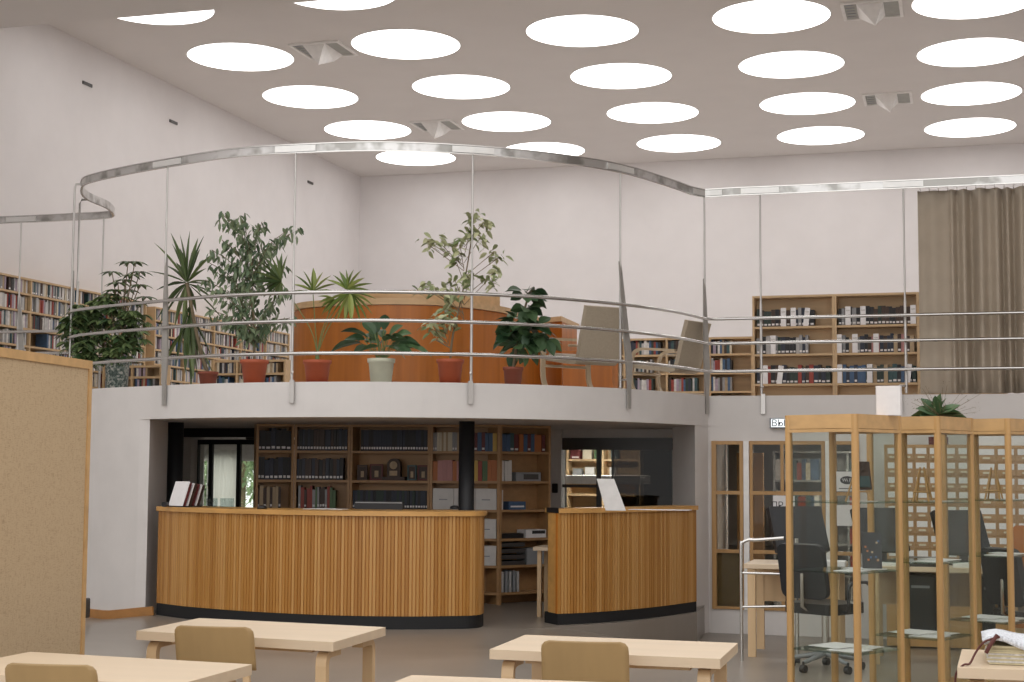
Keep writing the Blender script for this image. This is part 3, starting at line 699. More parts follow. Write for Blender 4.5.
dfill(1, 3, .05, .8, .22, .29, ['grey', 'green', 'pale grey', 'dark brown', 'teal', 'dark green', 'red'], .025, .045)
dfill(2, 5, .1, 1, .26, .263, ['black', 'navy'], .033, .036); dfill(2, 3, 0, 1, .225, .228, ['black', 'dark green', 'navy'], .033, .036)
dfill(3, 5, 0, .5, .23, .235, ['tan', 'cream', 'grey', 'tan'], .025, .03); dfill(3, 5, .62, 1, .22, .24, ['red', 'maroon', 'blue', 'dark brown', 'yellow'], .04, .055)
dfill(3, 4, 0, .98, .24, .26, ['green', 'orange', 'yellow', 'red', 'pink', 'orange'], .05, .07)
dfill(4, 5, .05, .95, .21, .23, ['dark green', 'maroon', 'blue', 'orange', 'teal', 'red'], .05, .07)
dfill(4, 4, 0, .26, .24, .26, ['white', 'pale grey'], .03, .04); dfill(4, 3, 0, .12, .24, .25, ['white'], .04, .05)
for cs_, (u0, u1), z, h in ((dc[0], (.05, .33), zsd[2], .2),):
    pass
# archive boxes, trays, files
def put(cs, u0, u1, v0, v1, z, h, name, mats, label, cat, group=None, rad=.006, front=None):
    mb = MB(); mb.box(u0, u1, v0, v1, z+.001, z+h, 0, cs.X)
    if front:
        for (a, b, c, d) in front: mb.box(u0+(u1-u0)*a, u0+(u1-u0)*b, v0-.002, v0, z+h*c, z+h*d, 1, cs.X)
    return tag(mb.build(name, mats), label, cat, group)
L3 = dc[3].L
for i in range(3):
    w = (L3-.07)/3; put(dc[3], .035+w*i, .035+w*(i+1)-.006, .02, .24, zsd[3], .26, 'archive_box', ['cream_white', 'grey'], f'white archive box behind the black column, {["left","middle","right"][i]} of three', 'box', 'archive boxes', front=[(.3, .7, .45, .5)])
    for q in range(2): put(dc[3], .035+w*i, .035+w*(i+1)-.006, .02, .24, zsd[2-q*1]-(.0), .24, 'archive_box', ['cream_white', 'grey'], f'white archive box {["on the fourth","on the fifth"][q]} shelf, {["left","middle","right"][i]} of three', 'box', 'archive boxes', front=[(.3, .7, .45, .5)])
L4 = dc[4].L
put(dc[4], L4*.36, L4*.85, .05, .25, zsd[4], .11, 'file_box', ['grey', 'darkgrey'], 'grey file box lying on the staff bookcase by the gap', 'box', front=[(.3, .9, .2, .8)])
put(dc[4], L4*.22, L4*.55, .05, .25, zsd[3], .10, 'file_box', ['book_blue', 'paper'], 'blue box on the staff bookcase shelf by the gap', 'box', front=[(.1, .9, .3, .5)])
put(dc[4], L4*.08, L4*.5, .04, .24, zsd[2], .06, 'letter_tray', ['black', 'grey'], 'black letter tray on a shelf by the gap', 'tray')
put(dc[4], L4*.55, L4*.95, .04, .24, zsd[2], .10, 'paper_stack', ['paper', 'black'], 'stack of white paper on a shelf by the gap', 'paper stack', front=[(.3, .95, .5, .9)])
for i in range(4): put(dc[4], L4*.06, L4*.52, .03, .26, zsd[1]+.075*i, .05, 'letter_tray', ['darkgrey', 'orange' if 0 else 'book_teal'], f'dark letter tray in a pile under the shelf, {["bottom","second","third","top"][i]} of four', 'tray', 'pile of letter trays')
put(dc[4], L4*.56, L4*.9, .03, .26, zsd[1], .2, 'file_box', ['grey', 'paper'], 'grey document box beside the pile of trays', 'box')
for i in range(5): put(dc[4], L4*(.07+i*.075), L4*(.07+i*.075)+.03, .03, .26, zsd[0], .25+.01*(i % 2), 'binder', ['grey' if i % 2 else 'book_pale grey', 'paper'], f'grey binder on the bottom shelf by the gap, {ordi(i+1)} from left', 'binder', 'grey binders by the gap')
# clock, frames on the middle shelf of the clock bookcase
cs = dc[2]; zc_ = zsd[4]; Lc = cs.L
def frame(u, w, h, mat, label):
    t = thing('framed_picture', label, 'framed picture', cs.pos(u+w/2, .08, zc_)[0], 0, 'framed pictures on the staff shelf')
    mb = MB(); b = .018
    for q in ((u, u+b, 0, h), (u+w-b, u+w, 0, h), (u+b, u+w-b, 0, b), (u+b, u+w-b, h-b, h)): mb.box(q[0], q[1], .07, .09, zc_+.002+q[2], zc_+.002+q[3], 0, cs.X)
    mb.build('frame', mat, t)
    mb = MB(); mb.box(u+b, u+w-b, .078, .088, zc_+.002+b, zc_+h-b, 0, cs.X); mb.box(u+w*.35, u+w*.65, .074, .078, zc_+h*.2, zc_+h*.6, 1, cs.X); mb.build('picture', ['book_dark brown', 'book_tan'], t)
frame(.05*Lc+.02, .13, .19, 'book_dark brown', 'brown framed picture at the left of the clock shelf'); frame(.23*Lc, .17, .20, 'book_maroon', 'wide maroon framed picture left of the clock')
frame(.70*Lc, .12, .19, 'book_teal', 'teal framed picture right of the clock'); frame(.85*Lc-.02, .14, .19, 'book_maroon', 'reddish framed picture at the right end of the clock shelf')
t = thing('mantel_clock', 'dark wooden arched mantel clock on the staff shelf', 'clock', cs.pos(.53*Lc, .1, zc_)[0])
u = .53*Lc; mb = MB(); mb.box(u-.15, u+.15, .05, .17, zc_+.001, zc_+.045, 0, cs.X)
arch = [(u-.085, zc_+.045), (u+.085, zc_+.045), (u+.085, zc_+.2)]+[(u+.085*math.cos(a), zc_+.2+.075*math.sin(a)) for a in [PI*k/8 for k in range(1, 8)]]+[(u-.085, zc_+.2)]
N = len(arch); vs = [cs.X@Vector((p[0], y, p[1])) for y in (.06, .15) for p in arch]; mb.add(vs, [tuple(range(N)), tuple(range(2*N-1, N-1, -1))]+[(i, (i+1) % N, N+(i+1) % N, N+i) for i in range(N)])
mb.build('case', 'book_dark brown', t)
mb = MB(); mb.add([cs.X@Vector((u+.05*math.cos(2*PI*k/20), .056, zc_+.19+.05*math.sin(2*PI*k/20))) for k in range(20)], [tuple(range(20))]); mb.build('dial', 'book_tan', t)
mb = MB(); mb.box(u-.05, u+.05, .055, .06, zc_+.06, zc_+.12, 0, cs.X); mb.build('glass_door', 'book_tan', t)

o = sm.build('books', ['book_'+k for k in STUFFCOLS]); tag(o, 'rows of books filling the far wall shelves and low gallery shelves', 'books', None, 'stuff')


# shelf with objects in room behind the glazed partition
ysr = 23.6
rs = Case('bookcase', 'bright shelf unit seen through the glazed partition', (aty(566, 470, ysr).x, ysr), (aty(640, 470, ysr).x, ysr), .3, .2, 1.95, mat='shelfwood', cols=2, th=.03, zs=[.3, aty(590, 480, ysr).z-.25, aty(590, 480, ysr).z-.03, aty(590, 461, ysr).z])
for i, (u, w, h, c, zi) in enumerate(((.06, .16, .2, 'maroon', 3), (.26, .14, .2, 'cream', 3), (.45, .1, .14, 'green', 3), (.1, .14, .18, 'grey', 2), (.3, .14, .2, 'white', 2), (.48, .13, .2, 'yellow', 2), (.7, .1, .2, 'pale grey', 2), (.72, .1, .16, 'teal', 3))):
    book(c, rs.pos(u, .05, rs.zs[zi]+.032), w, .15, h, f'{c} volume on the {"upper" if zi == 3 else "lower"} shelf seen through the glazed partition', 'items on the bright shelf')
rb = thing('work_table', 'white worktop below the bright shelf beyond the glazed partition', 'table', (px(585), 22.8, -.15))
wz0, wz1 = aty(590, 484, 22.3).z, aty(590, 475.5, 22.3).z; wa, wb = aty(560, 480, 22.3).x, aty(640, 480, 22.3).x
mb = MB(); mb.box(wa, wb, 22.3, 23.1, wz0, wz1); mb.build('worktop', 'paper', rb)
for lx_ in (wa+.03, wb-.08): mb = MB(); mb.box(lx_, lx_+.05, 22.35, 22.4, -.15, wz0); mb.build('leg', 'grey', rb)
# dim shelving behind the right hand wooden partition
sh3 = Case('bookcase', 'dim grey shelving behind the wooden glazed partition', (-2.6, 22.5), (.6, 22.5), .35, -.52, 1.8, mat='grey', cols=3, rows=5, th=.03)
sm2 = MB()
for c in range(3):
    u0, u1 = sh3.span(c)
    for z in sh3.zs: fill(sh3, u0, u0+(u1-u0)*random.uniform(.5, 1), z+.03, .2, .33, STUFFCOLS, '', '', .05, .15, .2, stuff=(sm2, STUFFCOLS))
tag(sm2.build('files', ['book_'+k for k in STUFFCOLS]), 'files filling the dim shelving behind the wooden partition', 'files', None, 'stuff')
mb = MB(); mb.box(-2.85, -2.5, 20.5, 20.6, -.52, 1.75); tag(mb.build('cupboard', 'doorwood'), 'tall brown wooden cupboard standing behind the left partition pane', 'cupboard')

# ------------------------------------------------------------------ wooden glazed partition (right lower wall)
wp = struct(thing('window_4', 'x', 'x', ((xa+xb)/2, RY, -.2))); del wp['label']; del wp['category']
mb = MB(); x = lambda p: aty(p, 500, RY).x
zA, zB_ = -.2, 1.885; zT = aty(720, 492.5, RY).z; zT2 = aty(720, 551, RY).z
def bar(a, b, c, d): mb.box(a, b, RY-.03, RY+.06, c, d)
for p, w in ((712, 4.5), (740, 3.5), (750, 3), (781, 3), (822, 3.5), (834, 3), (856, 4)): bar(x(p), x(p+w), zA, zB_)
def hbar(c, d): mb.box(x(713), x(859), RY-.026, RY+.056, c, d)
for z in (zT, zT2): hbar(z-.022, z+.022)
hbar(zA+.002, zA+.035); hbar(zB_-.045, zB_-.002)
mb.build('window_frame', 'doorwood', wp)
mb = MB(); mb.box(x(744), x(749.5), RY-.04, RY+.05, zA, zB_); mb.box(x(826), x(830.5), RY-.04, RY+.05, zA, zB_); mb.build('white_mullion', 'rim', wp)
mb = MB(); mb.box(x(716), x(740.5), RY+.022, RY+.03, zA+.035, zT2-.022); M['olive'] = plain('olive_panel', (.20, .16, .075), .5); mb.build('lower_panel', 'olive', wp)
mb = MB(); mb.box(x(712), x(859), RY+.01, RY+.018, zA, zB_); mb.build('pane', 'darkglass', wp)
def text(s, size, mat, loc, rz, parent=None, name='lettering', ext=.001, align='CENTER'):
    cu = bpy.data.curves.new('t', 'FONT'); cu.body = s; cu.size = size; cu.extrude = ext; cu.align_x = align; cu.align_y = 'CENTER'
    to = bpy.data.objects.new('t', cu); COL.objects.link(to); bpy.context.view_layer.update()
    dg = bpy.context.evaluated_depsgraph_get(); me = bpy.data.meshes.new_from_object(to.evaluated_get(dg)); bpy.data.objects.remove(to)
    me.materials.clear(); me.materials.append(M[mat]); o = bpy.data.objects.new(name, me); COL.objects.link(o)
    o.location = loc; o.rotation_euler = (PI/2, 0, rz)
    if parent is not None: attach(o, parent)
    return o
def sheet(p0, p1, y, label, name='paper_notice'):
    a, b = aty(*p0, y), aty(*p1, y); t = thing(name, label, 'notice', ((a.x+b.x)/2, y, b.z))
    mb = MB(); mb.box(a.x, b.x, y-.004, y, b.z, a.z); mb.build('sheet', 'paper', t); return t, a, b
t, a, b = sheet((773, 495.5), (795, 525), RY-.035, 'white paper notice with large letters on the wooden partition')
text('ПР', .11, 'ink', ((a.x+b.x)/2-.08, RY-.041, a.z-.12), 0, t)
t, a, b = sheet((835.5, 471.5), (859, 491.5), RY-.045, 'white notice with a wireless symbol on the wooden partition')
cxs, czs = (a.x+b.x)/2, a.z-.105
mb = MB()
n = 28; mb.add([(cxs+.085*math.cos(2*PI*k/n), RY-.052, czs+.05*math.sin(2*PI*k/n)) for k in range(n)], [tuple(range(n))]); mb.build('oval_symbol', 'ink', t)
text('Wi Fi', .055, 'paper', (cxs, RY-.054, czs), 0, t)
text('free zone', .035, 'ink', (cxs, RY-.051, b.z+.035), 0, t) if False else None
mb = MB(); mb.box(a.x+.04, b.x-.04, RY-.051, RY-.049, b.z+.03, b.z+.04); mb.build('caption_line', 'ink', t)
sheet((835.5, 505), (859, 526), RY-.045, 'blank white sheet on the wooden partition below the wireless notice')
# exit sign
e0, e1 = aty(769.5, 418, RY-.08), aty(784, 428, RY-.08)
t = thing('exit_sign', 'small illuminated white exit sign with dark letters above the wooden partition', 'sign', ((e0.x+e1.x)/2+.03, RY-.05, e1.z))
mb = MB(); mb.box(e0.x, e0.x+.48, RY-.08, RY-.001, e1.z, e0.z); mb.build('housing', 'grey', t)
mb = MB(); mb.box(e0.x+.02, e0.x+.46, RY-.084, RY-.08, e1.z+.012, e0.z-.012); M['signface'] = emis('sign_face', (.85, .95, 1), .7); mb.build('face', 'signface', t)
text('ВЫХОД', .115, 'ink', (e0.x+.24, RY-.086, (e0.z+e1.z)/2-.005), 0, t)

# ------------------------------------------------------------------ card catalogues
def catalog(label, x0, x1, y, cols, zt_, rows, pitch, z0):
    t = thing('card_catalogue', label, 'card catalogue', ((x0+x1)/2, y, z0), 0, 'card catalogues by the right wall')
    mb = MB(); mb.box(x0, x1, y+.012, y+.45, z0, zt_); mb.build('carcass', 'doorwood', t)
    w = (x1-x0-.04)/cols
    for r in range(rows):
        for c in range(cols):
            a = x0+.02+w*c; z = zt_-.02-pitch*(r+1)
            mb = MB(); mb.box(a+.006, a+w-.006, y-.004, y+.012, z+.006, z+pitch-.006); d = mb.build('drawer', 'catwood', t)
            mb = MB(); mb.box(a+.02, a+w-.02, y-.009, y-.004, z+pitch*.48, z+pitch*.88); mb.build('label_card', 'paper', d)
            mb = MB(); mb.rbox(a+w/2-.04, a+w/2+.04, y-.026, y-.004, z+pitch*.2, z+pitch*.33, .008); mb.build('handle', 'brass', d)
M['catwood'] = wood('catalogue_wood', (.40, .235, .11), 'x', .45, .07); M['brass'] = plain('brass', (.62, .54, .40), .4, .3)
yc = 18.3; X0 = aty(884, 445, yc).x
catalog('oak card catalogue with labelled drawers, left of its twin', X0, aty(974.5, 445, yc).x-.02, yc, 6, 1.83, 8, .168, -.48)
X1 = aty(974.5, 445, yc).x
catalog('oak card catalogue with wider labelled drawers at the right', X1, X1+.213*5+.04, yc-.0, 5, 1.82, 8, .168, -.48)
mb = MB(); mb.box(X1+.05, X1+1.0, yc+.05, yc+.3, 1.822, 1.93); tag(mb.build('storage_box', 'paper'), 'long white box on top of the right card catalogue', 'box')
mb = MB(); mb.box(X0+.50, X0+.72, yc+.05, yc+.3, 1.832, 1.92); tag(mb.build('storage_box', 'book_maroon'), 'small maroon box on top of the left card catalogue', 'box')

# ------------------------------------------------------------------ gallery curved desk
gp = [atz(x_, y_, 3.65).xy for x_, y_ in ((294.5, 305.5), (300, 303.2), (310, 301.5), (335, 299.6), (370, 298.3), (403, 298.2), (433, 299.0), (471, 302.2), (507, 308.0), (543, 319))]
gp = [Vector((p.x, p.y)) for p in cr([(p.x, p.y, 0) for p in gp], 5)]
gd = thing('gallery_desk', 'curved teak panelled desk with pale wood rim on the gallery behind the plants', 'desk', (-6.8, 18.1, GZ))
inn = offset2(gp, .06); mb = MB(); mb.prism([tuple(p) for p in gp]+[tuple(p) for p in reversed(inn)], GZ, 3.565); mb.build('curved_panel', 'teak', gd)
o1, o2 = offset2(gp, -.03), offset2(gp, .55)
mb = MB(); mb.prism([tuple(p) for p in o1]+[tuple(p) for p in reversed(o2)], 3.57, 3.65); mb.build('rim_top', 'birchx', gd)
up_ = [Vector(atz(x_, y_, 3.83).xy) for x_, y_ in ((352, 293.5), (375, 291), (405, 290), (435, 290.5), (470, 293), (500, 297))]
up_ = [Vector((p.x, p.y)) for p in cr([(p.x, p.y, 0) for p in up_], 4)]
mb = MB(); mb.prism([tuple(p) for p in up_]+[tuple(p) for p in reversed(offset2(up_, .3))], 3.655, 3.83); mb.build('raised_shelf', 'birchx', gd)
gc = [Vector(atz(x_, y_, 3.66).xy) for x_, y_ in ((545, 319), (562, 317), (577, 325))]
pts = [tuple(gc[0]), tuple(gc[1]), tuple(gc[2]), (gc[2].x-.25, gc[2].y+.5), (gc[0].x-.2, gc[2].y+.5)]
cab = thing('gallery_cabinet', 'teak cabinet with pale top standing right of the curved gallery desk', 'cabinet', (gc[1].x, gc[1].y+.3, GZ))
mb = MB(); mb.prism(pts, GZ, 3.60); mb.build('body', 'teak', cab); mb = MB(); mb.prism([(pts[0][0]-.02, pts[0][1]-.03), (pts[1][0]+.0, pts[1][1]-.04), (pts[2][0]+.04, pts[2][1]-.02), pts[3], pts[4]], 3.60, 3.67); mb.build('top', 'birchx', cab)
q0, q1 = aty(563, 380, 20.2).x, aty(612, 380, 20.2).x
cab = thing('low_cabinet', 'low teak cabinet behind the left lounge chair', 'cabinet', ((q0+q1)/2, 20.3, GZ)); mb = MB(); mb.box(q0, q1, 20.2, 20.6, GZ+.03, 3.10); mb.build('body', 'teak', cab); mb = MB(); mb.box(q0-.01, q1+.01, 20.19, 20.61, 3.10, 3.13); mb.build('top', 'teak', cab); mb = MB(); mb.box(q0+.03, q1-.03, 20.23, 20.57, GZ, GZ+.03); mb.build('plinth', 'black', cab)

# ------------------------------------------------------------------ lounge chairs
def lounge():
    t = thing('lounge_chair', '', 'armchair')
    for s_ in (-1, 1):
        y = s_*.31
        path = cr([(.36, y, .022), (.0, y, .022), (-.24, y, .03), (-.345, y, .12), (-.37, y, .3), (-.345, y, .50), (-.25, y, .585), (.0, y, .575), (.28, y, .55)], 5)
        mb = MB(); mb.ribbon(path, .055, .03, wdir=(0, 1, 0)); mb.build('side_frame', 'legwood2', t)
    mb = MB(); mb.tube([(.34, -.31, .022), (.34, .31, .022)], .016); mb.tube([(-.34, -.31, .30), (-.34, .31, .30)], .016); mb.tube([(.15, -.31, .5), (.15, .31, .5)], .014); mb.build('crossbars', 'legwood2', t)
    seat = cr([(-.42, 0, .40), (-.2, 0, .37), (.1, 0, .33), (.22, 0, .33), (.27, 0, .40), (.34, 0, .65), (.42, 0, .92)], 5)
    k = [i for i, p in enumerate(seat) if p.x > .235][0]
    mb = MB(); mb.ribbon(seat[:k+1], .54, .06, wdir=(0, 1, 0)); mb.build('seat', 'fabric', t)
    mb = MB(); mb.ribbon(seat[k:], .54, .055, wdir=(0, 1, 0)); mb.build('backrest', 'fabric', t)
    mb = MB(); mb.ribbon([p+Vector((-.005, 0, .045)) for p in seat[2:k-3]], .50, .035, wdir=(0, 1, 0)); mb.build('seat_pad', 'linen', t)
    return t
M['legwood2'] = wood('lounge_birch', (.55, .44, .30), 'z', .4, .08)
ch = lounge(); p = aty(584, 384, 17.9); ch.location = (p.x, p.y, GZ); ch.rotation_euler = (0, 0, math.radians(-42)); tag(ch, 'beige birch lounge chair on the gallery, next to the rubber plant', 'armchair', 'lounge chairs on the gallery')
c2_ = copy_tree(ch); p = aty(671, 388, 19.35); c2_.location = (p.x-.02, p.y, GZ); c2_.rotation_euler = (0, 0, math.radians(-22)); tag(c2_, 'beige birch lounge chair on the gallery, beside the railing corner', 'armchair', 'lounge chairs on the gallery')
ch.scale = (1.08, 1.08, 1.08); c2_.scale = (1.03, 1.03, 1.03)

# ------------------------------------------------------------------ plants
def pot(t, x_, y_, r0, r1, h, mat, saucer=True, z=GZ):
    mb = MB(); zz = z+.02 if saucer else z
    mb.lathe([(0, zz), (r0, zz), (r0+(r1-r0)*.85, zz+h*.84), (r1*1.06, zz+h*.85), (r1*1.08, zz+h), (r1*.96, zz+h), (r1*.9, zz+h*.9), (0, zz+h*.9)], (x_, y_), 28); mb.build('pot', mat, t)
    mb = MB(); mb.lathe([(0, zz+h*.905), (r1*.9, zz+h*.905)], (x_, y_), 20); mb.build('soil', 'soil', t)
    if saucer:
        mb = MB(); mb.lathe([(0, z), (r0*1.15, z), (r0*1.3, z+.025), (r0*1.2, z+.025), (r0*1.1, z+.018), (0, z+.018)], (x_, y_), 24); mb.build('saucer', mat, t)
    return zz+h*.9
def proj_pt(px_, py_, y): return aty(px_, py_, y)
def plant(name, label, px_, y_, r0, r1, h, mat, saucer=True):
    h += .03
    p = aty(px_, 380, y_); t = thing(name, label, 'potted plant', (p.x, y_, GZ), 0, 'potted plants along the gallery railing'); zt_ = pot(t, p.x, y_, r0, r1, h, mat, saucer); return t, p.x, zt_
# schefflera in mosaic pot
random.seed(21)
t, x_, zt_ = plant('schefflera', 'bushy umbrella plant in a mosaic patterned pot at the left', 117, 16.75, .13, .15, .36, 'mosaic', False)
mb, st = MB(), MB()
cl = [(88, 320, 26), (75, 340, 18), (105, 325, 28), (128, 318, 22), (95, 345, 26), (118, 345, 20), (80, 315, 18), (130, 335, 18), (70, 325, 10), (85, 355, 18), (110, 305, 14)]
for (cx, cy, r) in cl:
    c = aty(cx, cy, 16.75+random.uniform(-.2, .2)); st.tube([(x_, 16.75, zt_), ((x_+c.x)/2, 16.75, (zt_+c.z)/2+.05), tuple(c)], .008, 5)
    for k in range(int(r*.95)):
        d = Vector((random.gauss(0, .5), random.gauss(0, .5), random.gauss(0, .5))).normalized()*r*.011*random.random()**.5; q = c+d
        for j in range(7):
            a = 2*PI*j/7+random.random(); leaf(mb, q, Vector((math.cos(a), math.sin(a), -.15)), .14, .06, .35, roll=.8)
top_ = [(118, 283), (132, 275), (128, 262), (112, 272), (140, 285), (122, 297), (135, 262), (146, 297), (125, 280), (115, 290), (140, 272), (128, 290)]
for cx, cy in top_:
    c = aty(cx, cy, 16.75+random.uniform(-.12, .12)); st.tube([(x_+.05, 16.75, zt_+.4), tuple(c)], .006, 5)
    for j in range(9): a = 2*PI*j/9+random.random()*.3; leaf(mb, c, Vector((math.cos(a), math.sin(a), .05)), .17, .06, .3)
st.build('stems', 'stem', t); mb.build('foliage', 'leaf_scheff', t)
# yucca
random.seed(5)
yv = 16.35
t, x_, zt_ = plant('yucca', 'tall spiky yucca with hanging sword leaves beside the mosaic pot plant', 208, yv, .085, .115, .17, 'terradark', False)
st = MB(); c = aty(187, 283, yv); st.tube(cr([(x_, yv, zt_), (x_-.13, yv, zt_+.35), tuple(c)], 5), [.022]*11, 7); st.build('trunk', 'stem', t)
mb = MB()
for tx, ty in ((155, 240), (171, 229), (172, 243), (190, 229), (204, 233), (214, 252), (158, 288), (150, 270), (168, 300), (176, 262), (212, 300), (200, 250), (222, 318), (160, 312), (180, 232), (206, 270), (195, 310), (176, 320), (215, 280), (180, 245), (198, 238), (165, 262), (210, 285), (170, 285), (225, 300), (160, 325), (184, 330)):
    e = aty(tx, ty, yv+random.uniform(-.35, .35)); d = e-c; leaf(mb, c+d*.04, d+Vector((0, 0, .04)), d.length*1.02, .06, .04+.12*random.random(), .3, 5)
for k in range(13):
    c3 = aty(random.uniform(184, 192), random.uniform(292, 335), yv); e = aty(random.uniform(174, 214), random.uniform(350, 383), yv+random.uniform(-.1, .15)); d = e-c3; leaf(mb, c3, d+Vector((random.uniform(-.25, .25), 0, .1)), d.length, .075, .12, .3, 5)
mb.build('foliage', 'leaf_yucca', t)
# weeping fig
random.seed(9); yv = 16.05
t, x_, zt_ = plant('weeping_fig', 'tall airy weeping fig in a terracotta pot beside the railing post', 254, yv, .115, .155, .26, 'terracotta')
st, mb = MB(), MB(); tips = [(220, 212), (232, 222), (240, 216), (262, 222), (285, 232), (298, 230), (222, 240), (208, 262), (270, 245), (282, 262), (288, 290), (215, 290), (232, 262), (250, 240), (262, 275), (240, 300), (226, 318), (275, 305), (290, 318), (252, 262), (212, 250), (224, 275), (210, 310), (245, 330), (268, 325), (205, 280)]
base = [(x_, yv, zt_), (x_-.02, yv, zt_+.5), tuple(aty(250, 290, yv))]
st.tube(cr(base, 5), [.018]*11, 6)
for (cx, cy) in tips:
    e = aty(cx, cy, yv+random.uniform(-.3, .3)); s0 = aty(252, min(345, max(265, cy+45)), yv); path = cr([tuple(s0), tuple((s0+e)/2+Vector((0, 0, .1))), tuple(e)], 6); st.tube(path, .004, 4)
    for q in path[2:]:
        for k in range(4): leaf(mb, q+Vector((random.uniform(-.07, .07), random.uniform(-.07, .07), random.uniform(-.07, .05))), Vector((random.gauss(0, .6), random.gauss(0, .6), -.6)), .085, .04, .3, roll=1.5)
st.build('branches', 'stem', t); mb.build('foliage', 'leaf_grey', t)
# fan palm
random.seed(4); yv = 15.85
t, x_, zt_ = plant('fan_palm', 'fan palm with pale green fronds in a terracotta pot before the teak desk', 317, yv, .12, .15, .23, 'terracotta')
st, mb = MB(), MB(); st.tube([(x_, yv, zt_), (x_, yv, zt_+.12)], [.03, .02], 7)
def fan(c, up, mbx, n, L, spread, droop):
    for k in range(n):
        a = up+spread*(k/(n-1)-.5); d = RT*math.cos(a)+Vector((0, 0, 1))*math.sin(a)+FW*random.uniform(-.25, .25); leaf(mbx, c, d, L*random.uniform(.85, 1.05), .07, droop, .3, 4, roll=.5)
for (cx, cy, ang, n, L, sp, dr) in ((313, 292, 90, 9, .30, 3.0, .1), (347, 290, 75, 9, .30, 2.6, .08), (350, 293, -85, 11, .34, 2.8, .15), (335, 300, 200, 5, .2, 1.5, .2)):
    c = aty(cx, cy, yv+random.uniform(-.1, .1)); st.tube(cr([(x_, yv, zt_+.1), (x_+.3*(c.x-x_), yv, (zt_+c.z)/2), tuple(c)], 4), .006, 5); fan(c, math.radians(ang), mb, n, L, sp, dr)
mb.build('foliage', 'leaf_palm', t)
mb = MB(); c = aty(281, 282, yv); st.tube(cr([(x_, yv, zt_+.1), (x_-.1, yv, zt_+.4), tuple(c)], 4), .006, 5); fan(c, math.radians(135), mb, 11, .36, 2.0, .03); fan(c, math.radians(230), mb, 6, .26, 1.3, .03)
mb.build('dark_frond', 'leaf_yucca', t); st.build('stems', 'greenstem', t)
# peace lily
random.seed(8); yv = 15.9
t, x_, zt_ = plant('peace_lily', 'broad leaved dark green plant in a pale cream pot', 381, yv, .115, .145, .26, 'cream', False)
st, mb = MB(), MB()
for (cx, cy) in ((385, 312), (340, 325), (332, 342), (352, 330), (362, 340), (372, 330), (395, 335), (405, 345), (420, 340), (430, 348), (410, 330), (365, 322), (378, 345), (390, 350), (345, 335), (355, 350), (400, 325), (376, 318), (368, 350), (395, 352), (360, 332), (388, 338), (404, 336), (380, 330), (372, 342), (412, 350)):
    e = aty(cx, cy+2, yv+random.uniform(-.3, .25)); s0 = Vector((x_+random.uniform(-.05, .05), yv, zt_)); m_ = s0.lerp(e, .45)+Vector((0, 0, .12)); st.tube([tuple(s0), tuple(m_)], .005, 4); leaf(mb, m_, e-m_+Vector((0, 0, .06)), max(.26, (e-m_).length*1.05), .13, .35, .12, 5, roll=1.2)
st.build('stems', 'greenstem', t); mb.build('foliage', 'leaf_dark', t)
# variegated fig
random.seed(12); yv = 16.15
t, x_, zt_ = plant('variegated_fig', 'slender variegated fig tree in a terracotta pot before the railing post', 450, yv, .115, .145, .24, 'terracotta')
st, mb = MB(), MB(); st.tube(cr([(x_, yv, zt_), (x_+.03, yv, zt_+.3), tuple(aty(463, 290, yv)), tuple(aty(474, 225, yv))], 5), [.014]*8+[.008]*8, 6)
st.tube([(x_+.01, yv, zt_+.15), tuple(aty(436, 340, yv))], .008, 5)
for (cx, cy, n) in ((476, 215, 14), (484, 222, 12), (470, 232, 14), (480, 238, 14), (460, 245, 14), (440, 243, 10), (430, 246, 8), (426, 240, 5), (455, 258, 12), (494, 252, 9), (498, 258, 6), (488, 280, 14), (495, 272, 9), (470, 275, 12), (455, 280, 8), (460, 295, 8), (435, 290, 16), (425, 288, 10), (448, 295, 12), (440, 318, 16), (430, 325, 10), (452, 322, 14), (445, 310, 12), (436, 335, 8)):
    c = aty(cx, cy, yv+random.uniform(-.2, .2)); s0 = aty(464 if cy < 300 else 448, min(345, cy+25), yv); st.tube([tuple(s0), tuple(c)], .004, 4)
    for k in range(int(n*1.4)): leaf(mb, c+Vector((random.gauss(0, .05), random.gauss(0, .05), random.gauss(0, .04))), Vector((random.gauss(0, .8), random.gauss(0, .8), -.2)), .10, .05, .3, roll=1.2)
st.build('branches', 'stem', t); mb.build('foliage', 'leaf_var', t)
# rubber plant
random.seed(3); yv = 16.7
t, x_, zt_ = plant('rubber_plant', 'dense dark lobed leaf plant in a small terracotta pot left of the lounge chair', 513, yv, .09, .11, .2, 'terradark', False)
st, mb = MB(), MB(); st.tube([(x_, yv, zt_), (x_+.05, yv, zt_+.35), tuple(aty(527, 300, yv))], [.02, .016, .012], 6)
for (cx, cy, r, n) in ((527, 293, 16, 16), (527, 308, 8, 12), (518, 322, 18, 26), (535, 328, 16, 26), (508, 334, 12, 18), (525, 342, 20, 26), (545, 338, 10, 14), (515, 346, 14, 12)):
    c = aty(cx, cy, yv)
    for k in range(n):
        d = Vector((random.gauss(0, 1), random.gauss(0, 1), random.gauss(0, .5))).normalized(); leaf(mb, c+d*r*.005, d+Vector((0, 0, -.1)), .15+r*.002, .14, .25, .08, 4, roll=1.0)
st.build('stem', 'stem', t); mb.build('foliage', 'leaf_dark', t)

